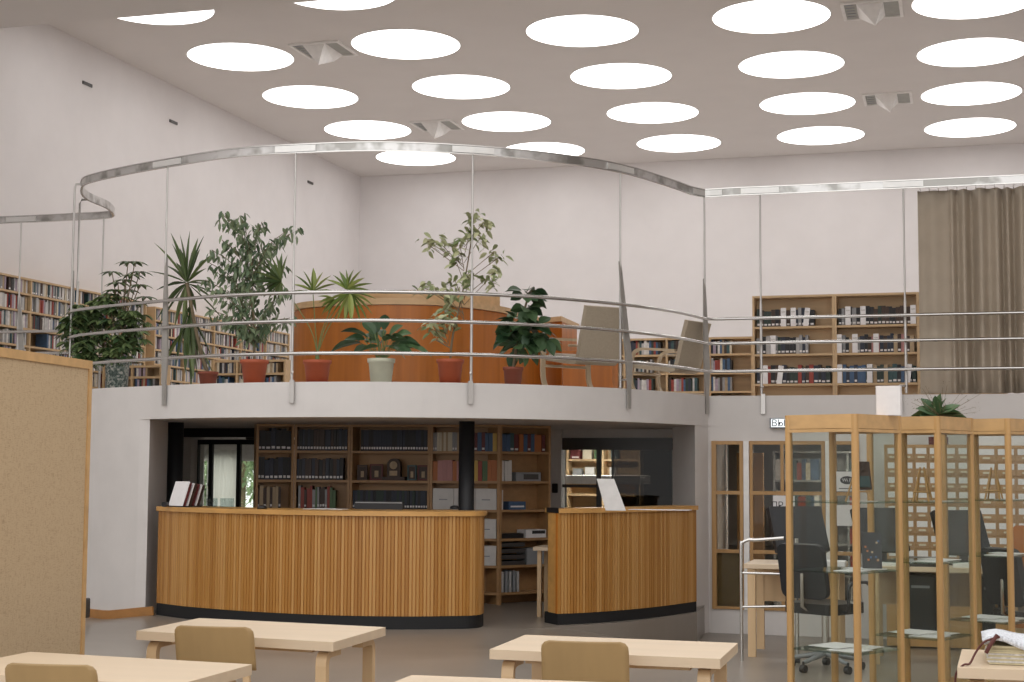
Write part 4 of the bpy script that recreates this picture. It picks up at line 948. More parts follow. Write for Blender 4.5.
# ------------------------------------------------------------------ items on the counters
def on1(px_, py_=509): return atz(px_, py_, 1.076)
p = on1(173, 507.0); t = thing('brochure_stand', 'tilted stand of white sheets and brochures on the left end of the counter', 'brochure stand', (p.x, p.y+.05, 1.076))
X = Matrix.Translation((p.x, p.y+.08, 1.076))@Matrix.Rotation(math.radians(-22), 4, 'Z')
mb = MB()
for k in range(6): 
    S = X@Matrix.Translation((.0, .04*k, 0))@Matrix.Rotation(math.radians(-20), 4, 'X'); mb.box(-.12, .13, 0, .014, .01, .29-.006*k, k % 3, S)
mb.build('brochures', ['book_maroon', 'paper', 'book_dark brown'], t)
mb = MB(); S = X@Matrix.Translation((-.0, -.012, 0))@Matrix.Rotation(math.radians(-20), 4, 'X'); mb.box(-.125, .12, -.008, 0, .01, .30, 0, S); mb.build('front_sheet', 'paper', t)
mb = MB(); mb.box(-.14, .15, -.03, .24, 0, .012, 0, X); mb.build('base', 'black', t)
# acrylic holders
for i, (pp, w) in enumerate(((201, .11), (215, .14))):
    p = on1(pp, 507.3); mb = MB()
    x0_, y0_ = p.x, p.y+.12
    for q in ((0, w, 0, .004), (0, w, .06, .064), (0, .004, .004, .06), (w-.004, w, .004, .06)): mb.box(x0_+q[0], x0_+q[1], y0_+q[2], y0_+q[3], 1.08, 1.175)
    mb.box(x0_, x0_+w, y0_, y0_+.064, 1.076, 1.08); tag(mb.build('leaflet_holder', 'plexi'), ['clear acrylic holder on the counter, next to the brochure stand', 'wider clear acrylic holder on the counter'][i], 'leaflet holder', 'acrylic holders on the counter')
p = on1(163, 507); mb = MB(); mb.rbox(p.x-.03, p.x+.03, p.y+.02, p.y+.08, 1.076, 1.13, .02); tag(mb.build('tape_dispenser', 'black'), 'small black dispenser at the far left of the long counter', 'dispenser')
for pp, lb in ((250, 'small round black mouse on the counter before the shelves'), (446, 'small black mouse on the counter near the black column')):
    p = on1(pp, 509.5); mb = MB(); mb.lathe([(0, 1.076), (.055, 1.076), (.05, 1.10), (.03, 1.112), (0, 1.116)], (p.x, p.y+.3), 18); tag(mb.build('computer_mouse', 'black'), lb, 'mouse', 'small black items on the counter')
p, p_ = on1(340, 510), on1(401, 510)
t = thing('monitor', 'low black flat monitor top behind the counter before the shelves', 'monitor', ((p.x+p_.x)/2, p.y+.5, 1.07))
mb = MB(); mb.rbox(p.x+.02, p_.x, p.y+.36, p.y+.40, 1.078, 1.165, .012); mb.build('screen_housing', 'blackmat', t)
mb = MB(); mb.box(p.x+.03, p_.x-.01, p.y+.357, p.y+.36, 1.145, 1.155); mb.build('edge_strip', 'grey', t)
mb = MB(); p = on1(300, 510); mb.box(p.x-.1, p.x+.35, p.y+.3, p.y+.5, 1.076, 1.08); mb.box(p.x+.0, p.x+.2, p.y+.25, p.y+.5, 1.08, 1.083); tag(mb.build('loose_papers', 'paper'), 'loose white papers lying on the long counter', 'papers')
# leaning white board on short counter
p = atz(612, 511, 1.101); X = Matrix.Translation((p.x-.1, p.y+.15, 1.101))@Matrix.Rotation(math.radians(15), 4, 'Z')@Matrix.Rotation(math.radians(-16), 4, 'X')
t = thing('notice_stand', 'tilted white notice stand on the short counter', 'notice', (p.x-.1, p.y+.15, 1.101))
mb = MB(); mb.add([X@Vector(q) for q in ((0, 0, 0), (.21, 0, 0), (.09, 0, .34), (-.09, 0, .34), (0, .012, 0), (.21, .012, 0), (.09, .012, .34), (-.09, .012, .34))], [(0, 1, 2, 3), (7, 6, 5, 4), (0, 4, 5, 1), (1, 5, 6, 2), (2, 6, 7, 3), (3, 7, 4, 0)]); mb.build('board', 'cream_white', t)
mb = MB(); mb.tube([X@Vector((.05, .01, .2)), Vector((p.x, p.y+.3, 1.107))], .006, 6); mb.build('strut', 'grey', t)
p = atz(655, 511, 1.101); mb = MB(); mb.box(p.x-.35, p.x+.3, p.y+.3, p.y+.5, 1.101, 1.106); tag(mb.build('loose_papers', 'paper'), 'long white sheet of paper lying on the short counter', 'papers')
# stool in the gap
p = atz(537, 617, -.15); t = thing('stool', 'birch stool standing inside the gap between the counters', 'stool', (p.x+.15, p.y+.15, -.149))
for dx, dy in ((0, 0), (.3, 0), (.0, .3), (.3, .3)): mb = MB(); mb.box(p.x+dx-.0, p.x+dx+.045, p.y+dy, p.y+dy+.045, -.149, .60); mb.build('leg', 'legwood', t)
mb = MB(); mb.box(p.x-.04, p.x+.38, p.y-.04, p.y+.38, .60, .64); mb.build('seat', 'table', t)
# small dark fitting on the wall at the left
p = atz(89, 609, .0); mb = MB(); mb.rbox(-9.40, -9.34, 15.12, 15.22, -.16, .06, .02); tag(mb.build('wall_fitting', 'darkgrey'), 'small dark cylinder fitting low on the white wall by the screen', 'fitting')

# ------------------------------------------------------------------ foreground screen
a, b = atz(92.8, 361, 2.1), atz(0, 347, 2.1); d = Vector((b.x-a.x, b.y-a.y)).normalized(); nn = Vector((-d.y, d.x))
e = Vector((a.x, a.y))+d*1.75
scn = thing('partition_screen', 'tall burlap covered screen with a birch frame at the left', 'screen', (a.x, a.y, 0))
def sp(u, v): q = Vector((a.x, a.y))+d*u+nn*v; return (q.x, q.y)
sgn = 1 if nn.x < 0 else -1
def spr(mb, u0, u1, v0, v1, z0, z1): mb.prism([sp(u0, v0*sgn), sp(u1, v0*sgn), sp(u1, v1*sgn), sp(u0, v1*sgn)], z0, z1)
mb = MB(); spr(mb, 0, 1.75, 0, .05, 2.055, 2.10); spr(mb, .0, .035, 0, .05, 0, 2.055); spr(mb, 1.715, 1.75, 0, .05, 0, 2.055); spr(mb, .035, 1.715, 0, .05, .08, .12); mb.build('frame', 'casewoodx', scn)
mb = MB(); spr(mb, .035, 1.715, .008, .042, .12, 2.055); mb.build('burlap_panel', 'burlap', scn)

# ------------------------------------------------------------------ tables
def table(label, c0, c1, c2, c3, zt_=.75, legs=True):
    """c0 near-left, c1 near-right, c2 far-right, c3 far-left plan points"""
    c0, c1, c2, c3 = map(Vector, (c0, c1, c2, c3)); ctr = (c0+c1+c2+c3)/4
    t = thing('reading_table', label, 'table', (ctr.x, ctr.y, 0), 0, 'birch reading tables')
    mb = MB(); mb.prism([tuple(c0), tuple(c1), tuple(c2), tuple(c3)], zt_-.042, zt_); mb.build('tabletop', 'table', t, .004)
    mb = MB(); I = [ctr+(c-ctr)*.72 for c in (c0, c1, c2, c3)]
    mb.prism([tuple(i) for i in I], zt_-.065, zt_-.043); mb.build('apron', 'legwood', t)
    for k, c in enumerate((c0, c1, c2, c3)):
        q = ctr+(c-ctr)*.93; inw = (ctr-q); ex = (c1-c0).normalized()*(1 if inw.dot(c1-c0) > 0 else -1); ey = (c3-c0).normalized()*(1 if inw.dot(c3-c0) > 0 else -1)
        q = c+ex*.075+ey*.045
        # bent birch L-leg: up, curves inward under the top
        pts_ = cr([(q.x, q.y, 0), (q.x, q.y, zt_-.20), (q.x, q.y, zt_-.11), (q.x+ey.x*.012, q.y+ey.y*.012, zt_-.078), (q.x+ey.x*.045, q.y+ey.y*.045, zt_-.066), (q.x+ey.x*.16, q.y+ey.y*.16, zt_-.066)], 4)
        mb = MB(); mb.ribbon([tuple(p_) for p_ in pts_], .055, .03, wdir=(ex.x, ex.y, 0)); mb.build('leg', 'legwood', t)
    return t
def sq(a, b): return (Vector(a)+Vector(b))/2
T = {}
table('birch reading table in the left foreground beyond the nearer one, before the long counter', (-3.82, 6.64), (-2.74, 6.51), (-2.75, 7.20), (-3.83, 7.30))
table('birch reading table in the middle foreground before the short counter', (-1.99, 6.48), (-.975, 6.48), (-.985, 7.09), (-2.0, 7.10))
table('birch reading table nearest the lower left corner', (-3.83, 5.12), (-2.745, 5.04), (-2.745, 5.69), (-3.82, 5.76))
table('birch reading table at the bottom edge of the view, in the middle', (-2.02, 4.97), (-1.0, 5.0), (-1.02, 5.66), (-2.03, 5.60))
table('birch reading table at the lower right with newspapers on it', (-.02, 6.51), (1.0, 6.55), (.98, 7.20), (0., 7.18))
# chairs
def rchair():
    t = thing('reading_chair', '', 'chair')
    # local: seat towards +y, back at y=0 ; width .36
    w = .178; r = .035; pts_ = []
    for cx, cz, s_ in ((w-r, .82-r, 0), (-w+r, .82-r, 1), (-w+.012, .62+.012, 2), (w-.012, .62+.012, 3)):
        rr = r if s_ < 2 else .012
        for k in range(6): a_ = (s_+k/5)*PI/2; pts_.append((cx+rr*math.cos(a_), cz+rr*math.sin(a_)))
    N = len(pts_)
    def yy(x_, z_): return -.022*(1-(x_/w)**2)-.05*(z_-.62)/.2
    vs = [(p_[0], yy(*p_), p_[1]) for p_ in pts_]+[(p_[0], yy(*p_)+.014, p_[1]) for p_ in pts_]
    # curved board built in strips
    mb = MB(); nxs, nzs = 14, 8; grid = []
    def edge_half(z_): 
        if z_ > .82-r: return w-r+math.sqrt(max(0, r*r-(z_-(.82-r))**2))
        return w
    for j in range(nzs+1):
        z_ = .62+.2*(1-(1-j/nzs)**1.6); hw = edge_half(min(z_, .8199))
        for i in range(nxs+1):
            x_ = -hw+2*hw*i/nxs; grid.append((x_, yy(x_, z_), z_))
    M1 = len(grid); vs = grid+[(p_[0], p_[1]+.013, p_[2]) for p_ in grid]; NX = nxs+1
    fs = [(j*NX+i, j*NX+i+1, (j+1)*NX+i+1, (j+1)*NX+i) for j in range(nzs) for i in range(nxs)]
    fs += [tuple(M1+q_ for q_ in reversed(f_)) for f_ in fs]
    bd = [i for i in range(NX)]+[j*NX+nxs for j in range(1, nzs+1)]+[nzs*NX+i for i in range(nxs-1, -1, -1)]+[j*NX for j in range(nzs-1, 0, -1)]
    for k in range(len(bd)): p0, p1_ = bd[k], bd[(k+1) % len(bd)]; fs.append((p1_, p0, M1+p0, M1+p1_))
    mb.add(vs, fs, 0, True); mb.build('backrest', 'chairwood', t)
    for s_ in (-1, 1):
        mb = MB(); mb.box(s_*.155-.012, s_*.155+.012, -.0, .03, .0, .44); mb.ribbon([(s_*.14, .015, .42), (s_*.13, .022, .60), (s_*.12, -.005, .72)], .03, .018, wdir=(1, 0, 0)); mb.build('leg', 'legwood', t)
        pts2 = cr([(s_*.15, .37, 0), (s_*.15, .37, .33), (s_*.15, .355, .40), (s_*.15, .30, .415), (s_*.15, .05, .415)], 4)
        mb = MB(); mb.ribbon([tuple(p_) for p_ in pts2], .03, .026, wdir=(1, 0, 0)); mb.build('leg', 'legwood', t)
    mb = MB(); mb.rbox(-.185, .185, .0, .39, .43, .448, .03, axis='z'); mb.build('seat', 'chairwood', t)
    return t
rc = rchair()
def seat_at(o, x0_, x1_, ytop, lb):
    p0, p1_ = atz(x0_, ytop, .82), atz(x1_, ytop+1.5, .82); c = (p0+p1_)/2; o.location = (c.x-(.035 if x0_ < 300 else .016), c.y+.07, 0); o.rotation_euler = (0, 0, math.atan2(p1_.y-p0.y, p1_.x-p0.x)*.6); wd = (p1_-p0).length; o.scale = (wd/.356, 1, 1); tag(o, lb, 'chair', 'birch reading chairs')
seat_at(rc, 5.6, 100.8, 664, 'birch chair with rounded back at the nearer left table')
o = copy_tree(rc); seat_at(o, 176.5, 257.6, 626, 'birch chair with rounded back at the farther left table')
o = copy_tree(rc); seat_at(o, 541.5, 630, 641, 'birch chair with rounded back at the middle table')
# newspapers with cord
random.seed(2)
t = thing('newspaper_stack', 'stack of newspapers tied with brown cord on the right table', 'newspapers', (.45, 6.85, .75))
mb = MB(); x0_, x1_, y0_, y1_ = .09, .56, 6.66, 7.05
for k in range(10):
    z = .752+k*.0075; j = lambda: random.uniform(-.006, .006); mb.box(x0_+.01+j(), x1_+j(), y0_+j(), y1_+j(), z, z+.0068, k % 2 if k < 7 else 0)
mb.build('older_sheets', ['oldpaper', 'newsprint'], t)
mb = MB(); nxg, nyg = 16, 8; g1 = []
for j in range(nyg+1):
    for i in range(nxg+1):
        u, v = i/nxg, j/nyg; hump = .035*math.exp(-((u-.12)/.16)**2)+.008*math.sin(u*9+v*4)
        g1.append((x0_-.01+u*(x1_-x0_+.02), y0_-.015+v*(y1_-y0_+.02), .83+hump))
NX = nxg+1; fs = [(j*NX+i, j*NX+i+1, (j+1)*NX+i+1, (j+1)*NX+i) for j in range(nyg) for i in range(nxg)]; mb.add(g1, fs, 0, True)
M['newspaper_print'] = plain('newspaper_print', (.62, .64, .68), .8, 0, .3, 110)
o = mb.build('top_newspaper', 'newspaper_print', t) if 'newspaper_print' in M else mb.build('top_newspaper', 'paper', t)
sol = o.modifiers.new('thick', 'SOLIDIFY'); sol.thickness = .022; sol.offset = -1
M['newscol'] = plain('newspaper_picture', (.28, .33, .42), .8, 0, .4, 40)
mb = MB()
for (u, w, v) in ((.06, .12, 1.), (.24, .1, 1.), (.4, .14, 1.)):
    mb.box(x0_+u, x0_+u+w*.8, y0_+.08, y0_+.2, .848, .851) if False else None
mb.add([(x0_+.18, y0_+.02, .846), (x0_+.42, y0_+.02, .842), (x0_+.42, y0_+.1, .842), (x0_+.18, y0_+.1, .846)], [(0, 1, 2, 3)]); mb.build('printed_picture', 'newscol', t)
mb = MB(); mb.tube(cr([(x0_+.06, y0_-.018, .865), (x0_+.0, y0_-.03, .845), (x0_-.035, y0_-.02, .80), (x0_-.06, y0_-.06, .758), (x0_-.085, y0_-.10, .756), (x0_-.115, y0_-.11, .72), (x0_-.118, y0_-.11, .66)], 5), .0045, 6); mb.tube(cr([(x0_+.05, y0_-.02, .873), (x0_+.02, y0_-.035, .83), (x0_+.005, y0_-.03, .80)], 4), .009, 6); mb.build('cord', 'cord', t)

# ------------------------------------------------------------------ display cases
def solve_case(pN, yN, pL, s_):
    N = aty(pN, 470, yN).xy; d = aty(pL, 470, yN).xy.normalized()
    # far solution of |d*t-N| = s
    b2 = d.dot(N); disc = max(0, b2*b2-(N.dot(N)-s_*s_)); t_ = b2+math.sqrt(disc); L_ = d*t_; v = (L_-N); 
    if v.length > s_*1.02: v = v.normalized()*s_
    R_ = N+Vector((v.y, -v.x)); 
    return N, N+v, R_, N+v+(R_-N)
def easel(mbx, X):
    for s_ in (-1, 1):
        mbx.tube([(s_*.05, -.05, 0), (s_*.012, .0, .22)], .007, 5, X=X); mbx.tube([(s_*.05, .06, 0), (s_*.012, .0, .22)], .006, 5, X=X)
    mbx.tube([(-.05, -.045, .06), (.05, -.045, .06)], .006, 5, X=X)
case_pos = [('left of the three display cases, glass with birch posts', 856.5, 9.28, 784.5, 1.875), ('middle of the three display cases, glass with birch posts', 939.5, 10.05, 866, 1.885), ('right of the three display cases, glass with birch posts', 1010, 10.85, 940, 1.895)]
CS = []
for i, (lb, pN, yN, pL, zt_) in enumerate(case_pos):
    N, L_, R_, B_2 = solve_case(pN, yN, pL, .515); ctr = (N+L_+R_+B_2)/4; CS.append((N, L_, R_, B_2, ctr))
    t = thing('display_case', lb, 'display case', (ctr.x, ctr.y, 0), 0, 'glass display cases')
    ang = math.atan2((R_-N).y, (R_-N).x)
    X = Matrix.Translation((ctr.x, ctr.y, 0))@Matrix.Rotation(ang, 4, 'Z'); h = .2575
    for k, (sx, sy) in enumerate(((-1, -1), (1, -1), (1, 1), (-1, 1))):
        mb = MB(); cx, cyy = sx*(h-.02), sy*(h-.02); mb.rbox(cx-.02, cx+.02, cyy-.02, cyy+.02, 0, zt_-.001, .014, X=X, axis='z'); mb.build('post', 'casewood', t)
    mb = MB(); e_ = h-.004
    mb.rbox(-e_, e_, -e_, e_, zt_-.022, zt_, .03, X=X, axis='z')
    for (x0_, x1_, y0_, y1_) in ((-e_+.02, e_-.02, -e_, -e_+.02), (-e_+.02, e_-.02, e_-.02, e_), (-e_, -e_+.02, -e_+.02, e_-.02), (e_-.02, e_, -e_+.02, e_-.02)): mb.box(x0_, x1_, y0_, y1_, zt_-.085, zt_-.022, 0, X)
    for (x0_, x1_, y0_, y1_) in ((-e_+.02, e_-.02, -e_-.004, -e_+.02), (-e_-.004, -e_+.02, -e_+.02, e_-.02), (e_-.02, e_+.004, -e_+.02, e_-.02)): mb.box(x0_, x1_, y0_, y1_, zt_-.107, zt_-.088, 0, X)
    mb.build('cornice', 'casewoodx', t)
    mb = MB(); mb.box(-h+.02, h-.02, -h+.02, h-.02, .08, .12, 0, X); mb.build('base', 'casewoodx', t)
    for q in ((-h+.04, h-.04, -h+.01, -h+.015), (-h+.04, h-.04, h-.015, h-.01), (-h+.01, -h+.015, -h+.04, h-.04), (h-.015, h-.01, -h+.04, h-.04)):
        mb = MB(); mb.box(*q, .12, zt_-.09, 0, X); mb.build('glass_pane', 'glass', t)
    zz = [aty(856, y_, 9.35).z for y_ in (654, 573, 502.5)] if i == 0 else ([aty(939, y_, 10.2).z for y_ in (638, 562.5, 502)] if i == 1 else [aty(1000, y_, 11).z for y_ in (622, 556, 500)])
    for z in zz: mb = MB(); mb.box(-h+.02, h-.02, -h+.02, h-.02, z-.008, z, 0, X); mb.build('glass_shelf', 'shelfglass', t)
    # papers
    wl_ = ['left', 'middle', 'right'][i]; pn = ['lowest', 'middle', 'top']
    for k, z in enumerate(zz):
        mb = MB(); th = .004
        spec = [[(-.2, .02, -.2, .02, 0), (-.02, .2, -.18, .1, 1), (-.15, .15, -.05, .2, 0)], [(-.19, .0, -.2, -.02, 0), (.02, .2, -.2, .05, 0)], [(-.05, .12, -.19, -.05, 1)]][k]
        for n_, (a1, b1, c1_, d1, mi) in enumerate(spec):
            Y = X@Matrix.Translation((0, 0, z+.001+n_*th))@Matrix.Rotation(random.uniform(-.15, .15), 4, 'Z'); mb.box(a1*.9, b1*.9, c1_*.9, d1*.9, 0, th*.9, mi, Y)
        tag(mb.build('newspapers' if k == 0 else 'papers', ['paper', 'newsprint']), f'white papers lying on the {pn[k]} glass shelf of the {wl_} display case', 'papers', 'papers in the display cases')
    # easel with booklet
    z = zz[2]; Y = X@Matrix.Translation((.13 if i == 0 else -.02, -.02, z))@Matrix.Rotation(-ang-.2 if i else -ang+.9, 4, 'Z')
    e_t = thing('easel', f'small wooden easel standing on the top glass shelf of the {wl_} display case', 'easel', tuple(Y.translation), 0, 'small wooden easels'); mb = MB(); easel(mb, Y); mb.build('easel_legs', 'casewood', e_t)
    if i == 0:
        bt = thing('booklet', 'dark illustrated booklet propped on the easel in the left display case', 'booklet', tuple(Y.translation)); mb = MB(); mb.box(-.065, .065, -.062, -.050, .065, .24, 0, Y@Matrix.Rotation(-.12, 4, 'X')); mb.build('cover', 'book_dark brown', bt)
        mb = MB(); mb.box(-.05, .05, -.064, -.062, .08, .15, 0, Y@Matrix.Rotation(-.12, 4, 'X')); mb.build('cover_picture', 'book_teal', bt)
# dark colourful book cover leaning on the middle shelf of the left case
N, L_, R_, B_2, ctr = CS[0]
p = aty(872, 571, 9.5); t = thing('picture_book', 'black book with coloured dots leaning on the middle shelf of the left display case', 'book', (p.x, p.y, p.z))
X = Matrix.Translation((p.x, 9.5, aty(856, 573, 9.35).z+.001))@Matrix.Rotation(.1, 4, 'Z')@Matrix.Rotation(-.25, 4, 'X')
mb = MB(); mb.box(-.055, .06, 0, .012, .02, .24, 0, X); mb.build('cover', 'black', t)
mb = MB(); random.seed(4)
for k in range(10): u, w = random.uniform(-.045, .04), random.uniform(.05, .2); mb.box(u, u+.012, -.001, 0, w, w+.012, k % 3, X)
mb.build('cover_dots', ['book_orange', 'book_blue', 'book_tan'], t)
# things on top of the cases
N, L_, R_, B_2, ctr = CS[0]
p = aty(889, 416, 9.62); mb = MB(); X = Matrix.Translation((p.x, 9.62, 1.876))@Matrix.Rotation(-.2, 4, 'Z'); 
mb.box(-.075, .075, -.02, .02, 0, .18, 0, X); mb.box(-.075, -.07, -.02, .08, 0, .17, 0, X); tag(mb.build('card_box', 'paper'), 'white card box standing on top of the left display case', 'box')
N, L_, R_, B_2, ctr = CS[1]
t = thing('flower_arrangement', 'green leaves with dried sprays lying on top of the middle display case', 'plant', (ctr.x, ctr.y, 1.886))
c = aty(937, 416, ctr.y); mb = MB(); random.seed(6)
for a_ in (-.1, .35, .7, 1.2, 1.7, 2.1, 2.6, 3.1, 3.3, .1, 1.45): d = RT*math.cos(a_)+Vector((0, 0, 1))*abs(math.sin(a_))*.8+FW*random.uniform(-.4, .2); leaf(mb, Vector((c.x-.0, ctr.y, 1.9)), d, random.uniform(.13, .19), .10, .15, .1, 4, roll=1.2)
mb.build('leaves', 'leaf_dark', t)
mb = MB(); st = MB()
for k in range(26):
    e = Vector((c.x+.1, ctr.y, 1.9))+RT*random.uniform(-.28, .2)+Vector((0, 0, random.uniform(.02, .20)))+FW*random.uniform(-.1, .1); st.tube([(c.x+.03, ctr.y, 1.892), tuple(e)], .0012, 3, cap=False)
    for j in range(7): leaf(mb, e+Vector((random.gauss(0, .02), random.gauss(0, .02), random.gauss(0, .02))), Vector((random.gauss(0, 1), random.gauss(0, 1), random.gauss(0, 1))), .009, .006)
st.build('dry_stems', 'stem', t); mb.build('dry_sprays', 'leaf_dry', t)

# ------------------------------------------------------------------ computer desks, monitors and chairs behind the cases
def desk(label, x0_, x1_, y0_, y1_, zt_, zf):
    t = thing('computer_desk', label, 'desk', ((x0_+x1_)/2, (y0_+y1_)/2, zf), 0, 'computer desks')
    mb = MB(); mb.box(x0_, x1_, y0_, y1_, zt_-.04, zt_); mb.build('desktop', 'table', t, .004)
    for cx, cyy in ((x0_+.06, y0_+.04), (x1_-.06, y0_+.04), (x0_+.06, y1_-.04), (x1_-.06, y1_-.04)): mb = MB(); mb.box(cx-.032, cx+.032, cyy-.025, cyy+.025, zf, zt_-.04); mb.build('leg', 'legwood', t)
    mb = MB(); mb.box(x0_+.09, x1_-.09, y1_-.06, y1_-.04, zt_-.35, zt_-.04); mb.build('modesty_panel', 'legwood', t)
def monitor(label, cx, cyy, z, w, h, rz, taper=.0):
    X = Matrix.Translation((cx, cyy, z))@Matrix.Rotation(rz, 4, 'Z'); t = thing('computer_monitor', label, 'monitor', (cx, cyy, z), 0, 'black computer monitors')
    mb = MB(); T_ = X@Matrix.Translation((0, 0, .09))@Matrix.Rotation(math.radians(-22), 4, 'X'); mb.rbox(-w/2, w/2, -.02, .025, 0, h, .012, X=T_); mb.build('housing', 'black', t)
    mb = MB(); mb.box(-w/2+.02, w/2-.02, -.0215, -.02, .02, h-.02, 0, T_); mb.build('screen', 'screenblack', t)
    mb = MB(); mb.box(-.03, .03, .02, .05, .01, .2, 0, X); mb.rbox(-.12, .12, -.06, .1, 0, .012, .03, X=X, axis='z'); mb.build('stand', 'black', t)
desk('birch computer desk seen through the left display case', -1.72, -.92, 12.75, 13.4, .76, .0)
F_ = lambda x_, y_: F(x_, y_)
desk('birch computer desk seen through the middle and right display cases', -.72, .55, 12.6, 13.25, .775, 0.)
desk('birch computer desk at the right edge behind the right display case', .62, 1.5, 12.3, 13.0, .80, 0.)
monitor('black monitor on the left computer desk', aty(803, 540, 13.0).x, 13.0, .761, .50, .40, .62)
monitor('black monitor behind the left display case, on the middle desk', aty(885, 540, 13.0).x, 13.0, .776, .46, .38, .6)
monitor('black monitor behind the middle display case, on the middle desk', aty(966, 540, 12.95).x, 12.95, .776, .46, .37, .6)
for pp, lb in ((921, 'black computer tower under the middle desk'), (988, 'narrow black computer tower under the right desk')):
    c = aty(pp, 590, 12.9); t = thing('computer_tower', lb, 'computer', (c.x, 12.9, .02), 0, 'computer towers'); w = .24 if pp < 950 else .10
    mb = MB(); mb.rbox(c.x-w/2, c.x+w/2, 12.75, 13.1, .25, .70, .01); mb.build('housing', 'black', t); mb = MB(); mb.box(c.x-w*.3, c.x+w*.3, 12.745, 12.75, .60, .62); mb.build('drive_slot', 'grey', t)
    mb = MB(); mb.box(c.x-w/2-.02, c.x+w/2+.02, 12.74, 13.12, .22, .249); mb.box(c.x-w/2-.02, c.x-w/2-.005, 12.74, 13.12, .22, .735); mb.build('hanging_bracket', 'legwood', t)
# things on the middle desk
for (pp, pyy, w, h, mt, lb, cat) in ((919, 556, .3, .07, 'darkgrey', 'dark grey scanner on the middle desk', 'scanner'), (895, 562, .25, .02, 'paper', 'white papers on the middle desk by the monitor', 'papers'), (975, 560, .34, .03, 'paper', 'white keyboard on the middle desk below the right monitor', 'keyboard'), (833, 566, .2, .025, 'paper', 'white papers at the left desk seen behind the glass shelf', 'papers')):
    c = aty(pp, pyy, 12.72); mb = MB(); mb.rbox(c.x-w/2, c.x+w/2, 12.64, 12.84, .776 if pp != 833 else .761, .776+h, .008, axis='z'); tag(mb.build(cat.replace(' ', '_'), mt), lb, cat)
# tubular trolley chair
def office_chair(label, cx, cyy, rz, zf, h=.95):
    t = thing('office_chair', label, 'office chair', (0, 0, 0), 0, 'black office chairs')
    mb = MB(); mb.rbox(-.23, .23, -.22, .24, .44, .52, .06, axis='z'); mb.build('seat', 'black', t)
    mb = MB(); X = Matrix.Translation((0, .24, .56))@Matrix.Rotation(math.radians(-10), 4, 'X'); mb.rbox(-.21, .21, -.025, .025, 0, .42, .06, X=X); mb.build('backrest', 'blackmat', t)
    mb = MB(); mb.tube([(0, .22, .47), (0, .29, .5), (0, .29, .75)], .018, 8); mb.tube([(0, 0, .12), (0, 0, .44)], .028, 10); mb.build('column', 'chrome', t)
    mb = MB()
    for k in range(5): a_ = 2*PI*k/5+.3; mb.tube([(0, 0, .13), (.28*math.cos(a_), .28*math.sin(a_), .075)], [.024, .016], 6)
    mb.build('star_base', 'grey', t)
    for k in range(5): a_ = 2*PI*k/5+.3; mb = MB(); x_, y_ = .28*math.cos(a_), .28*math.sin(a_); mb.tube([(x_-.02, y_, .03), (x_+.02, y_, .03)], .03, 12); mb.tube([(x_, y_, .05), (x_, y_, .085)], .01, 6); mb.build('caster', 'black', t)
    for s_ in (-1, 1):
        mb = MB(); mb.tube(cr([(s_*.2, .1, .46), (s_*.28, .1, .48), (s_*.28, .08, .66), (s_*.28, -.12, .68), (s_*.28, -.18, .66)], 4), .014, 6); mb.build('armrest', 'black', t)
    t.location = (cx, cyy, zf); t.rotation_euler = (0, 0, rz); return t
c = aty(822, 600, 12.1); oc = office_chair('black office chair on casters seen through the left display case', c.x+.02, 12.15, 2.6, 0)
c = aty(1020, 600, 11.7); oc2 = copy_tree(oc); oc2.location = (c.x+.12, 12.0, 0); oc2.rotation_euler = (0, 0, 2.2); tag(oc2, 'black office chair at the right edge behind the right display case', 'office chair', 'black office chairs')
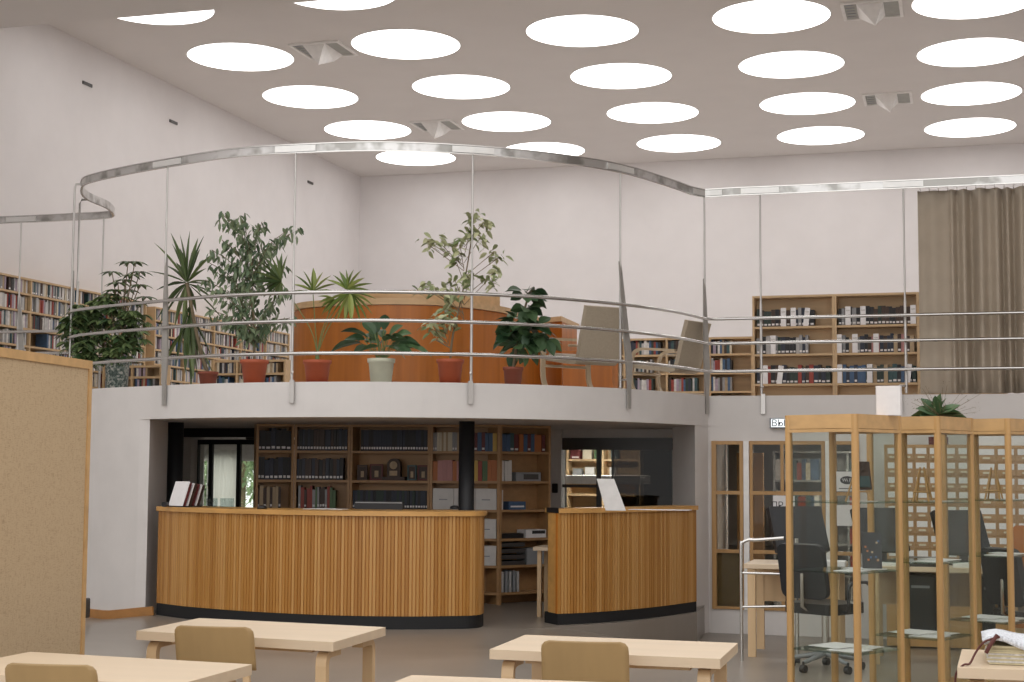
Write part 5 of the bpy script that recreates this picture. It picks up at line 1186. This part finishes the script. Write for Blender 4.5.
# chrome frame beside the left desk
cf = thing('tubular_stand', 'chrome tubular stand frame beside the left computer desk', 'stand', (aty(742, 640, 12.6).x, 12.6, 0))
x0_ = aty(741.5, 600, 12.5).x; x1_ = aty(797, 600, 12.5).x; zt_ = aty(760, 540, 12.5).z; z1_, z2_ = aty(745, 573, 12.5).z, aty(745, 607, 12.5).z
mb = MB()
mb.tube(cr([(x0_, 12.5, 0.0), (x0_, 12.5, zt_-.10), (x0_+.01, 12.5, zt_-.03), (x0_+.06, 12.5, zt_), (x0_+.12, 12.5, zt_), (x1_-.1, 12.5, zt_+.02)], 5), .014, 8); mb.build('bent_tube', 'chrome', cf)
mb = MB(); mb.tube([(x0_, 12.5, z1_), (x1_, 12.5, z1_)], .01, 6); mb.tube([(x0_, 12.5, z2_), (x1_, 12.5, z2_+.02)], .01, 6); mb.build('crossbars', 'chrome', cf)
mb = MB(); mb.tube([(x1_, 12.5, .06), (x1_, 12.5, zt_+.02)], .016, 8); mb.build('upright', 'chrome', cf)
mb = MB(); mb.tube([(x1_-.02, 12.5, .031), (x1_+.02, 12.5, .031)], .03, 12); mb.build('caster', 'black', cf)
# brown chair back at the right edge
c = aty(1019, 535, 12.1); t = thing('wooden_chair', 'brown wooden chair back at the right edge behind the display cases', 'chair', (c.x+.1, 11.88, 0))
X = Matrix.Translation((c.x+.12, 11.88, 0)); mb = MB(); mb.rbox(-.17, .2, 0, .02, .78, 1.14, .03, X=X); mb.build('backrest', 'teak', t)
mb = MB(); mb.rbox(-.18, .2, -.38, .02, .43, .46, .03, X=X, axis='z'); mb.build('seat', 'teak', t)
for sx, sy in ((-.16, .01), (.18, .01), (-.16, -.36), (.18, -.36)): mb = MB(); mb.box(sx-.015, sx+.015, sy-.015, sy+.015, 0, .43 if sy < -.1 else .9, 0, X); mb.build('leg', 'legwood', t)

# ------------------------------------------------------------------ light
w = bpy.data.worlds.new('world'); C.world = w; w.use_nodes = True
w.node_tree.nodes['Background'].inputs[0].default_value = (1, .985, .97, 1); w.node_tree.nodes['Background'].inputs[1].default_value = 1.45
C.view_settings.view_transform = 'Standard'; C.view_settings.look = 'None'; C.view_settings.exposure = 0.25; C.view_settings.gamma = 1; C.view_settings.use_curve_mapping = False
C.cycles.use_denoising = True
C.cycles.max_bounces = 10; C.cycles.transparent_max_bounces = 24; C.cycles.diffuse_bounces = 6; C.cycles.glossy_bounces = 4
C.cycles.sample_clamp_indirect = 8; C.cycles.caustics_reflective = False; C.cycles.caustics_refractive = False
bpy.context.view_layer.update()
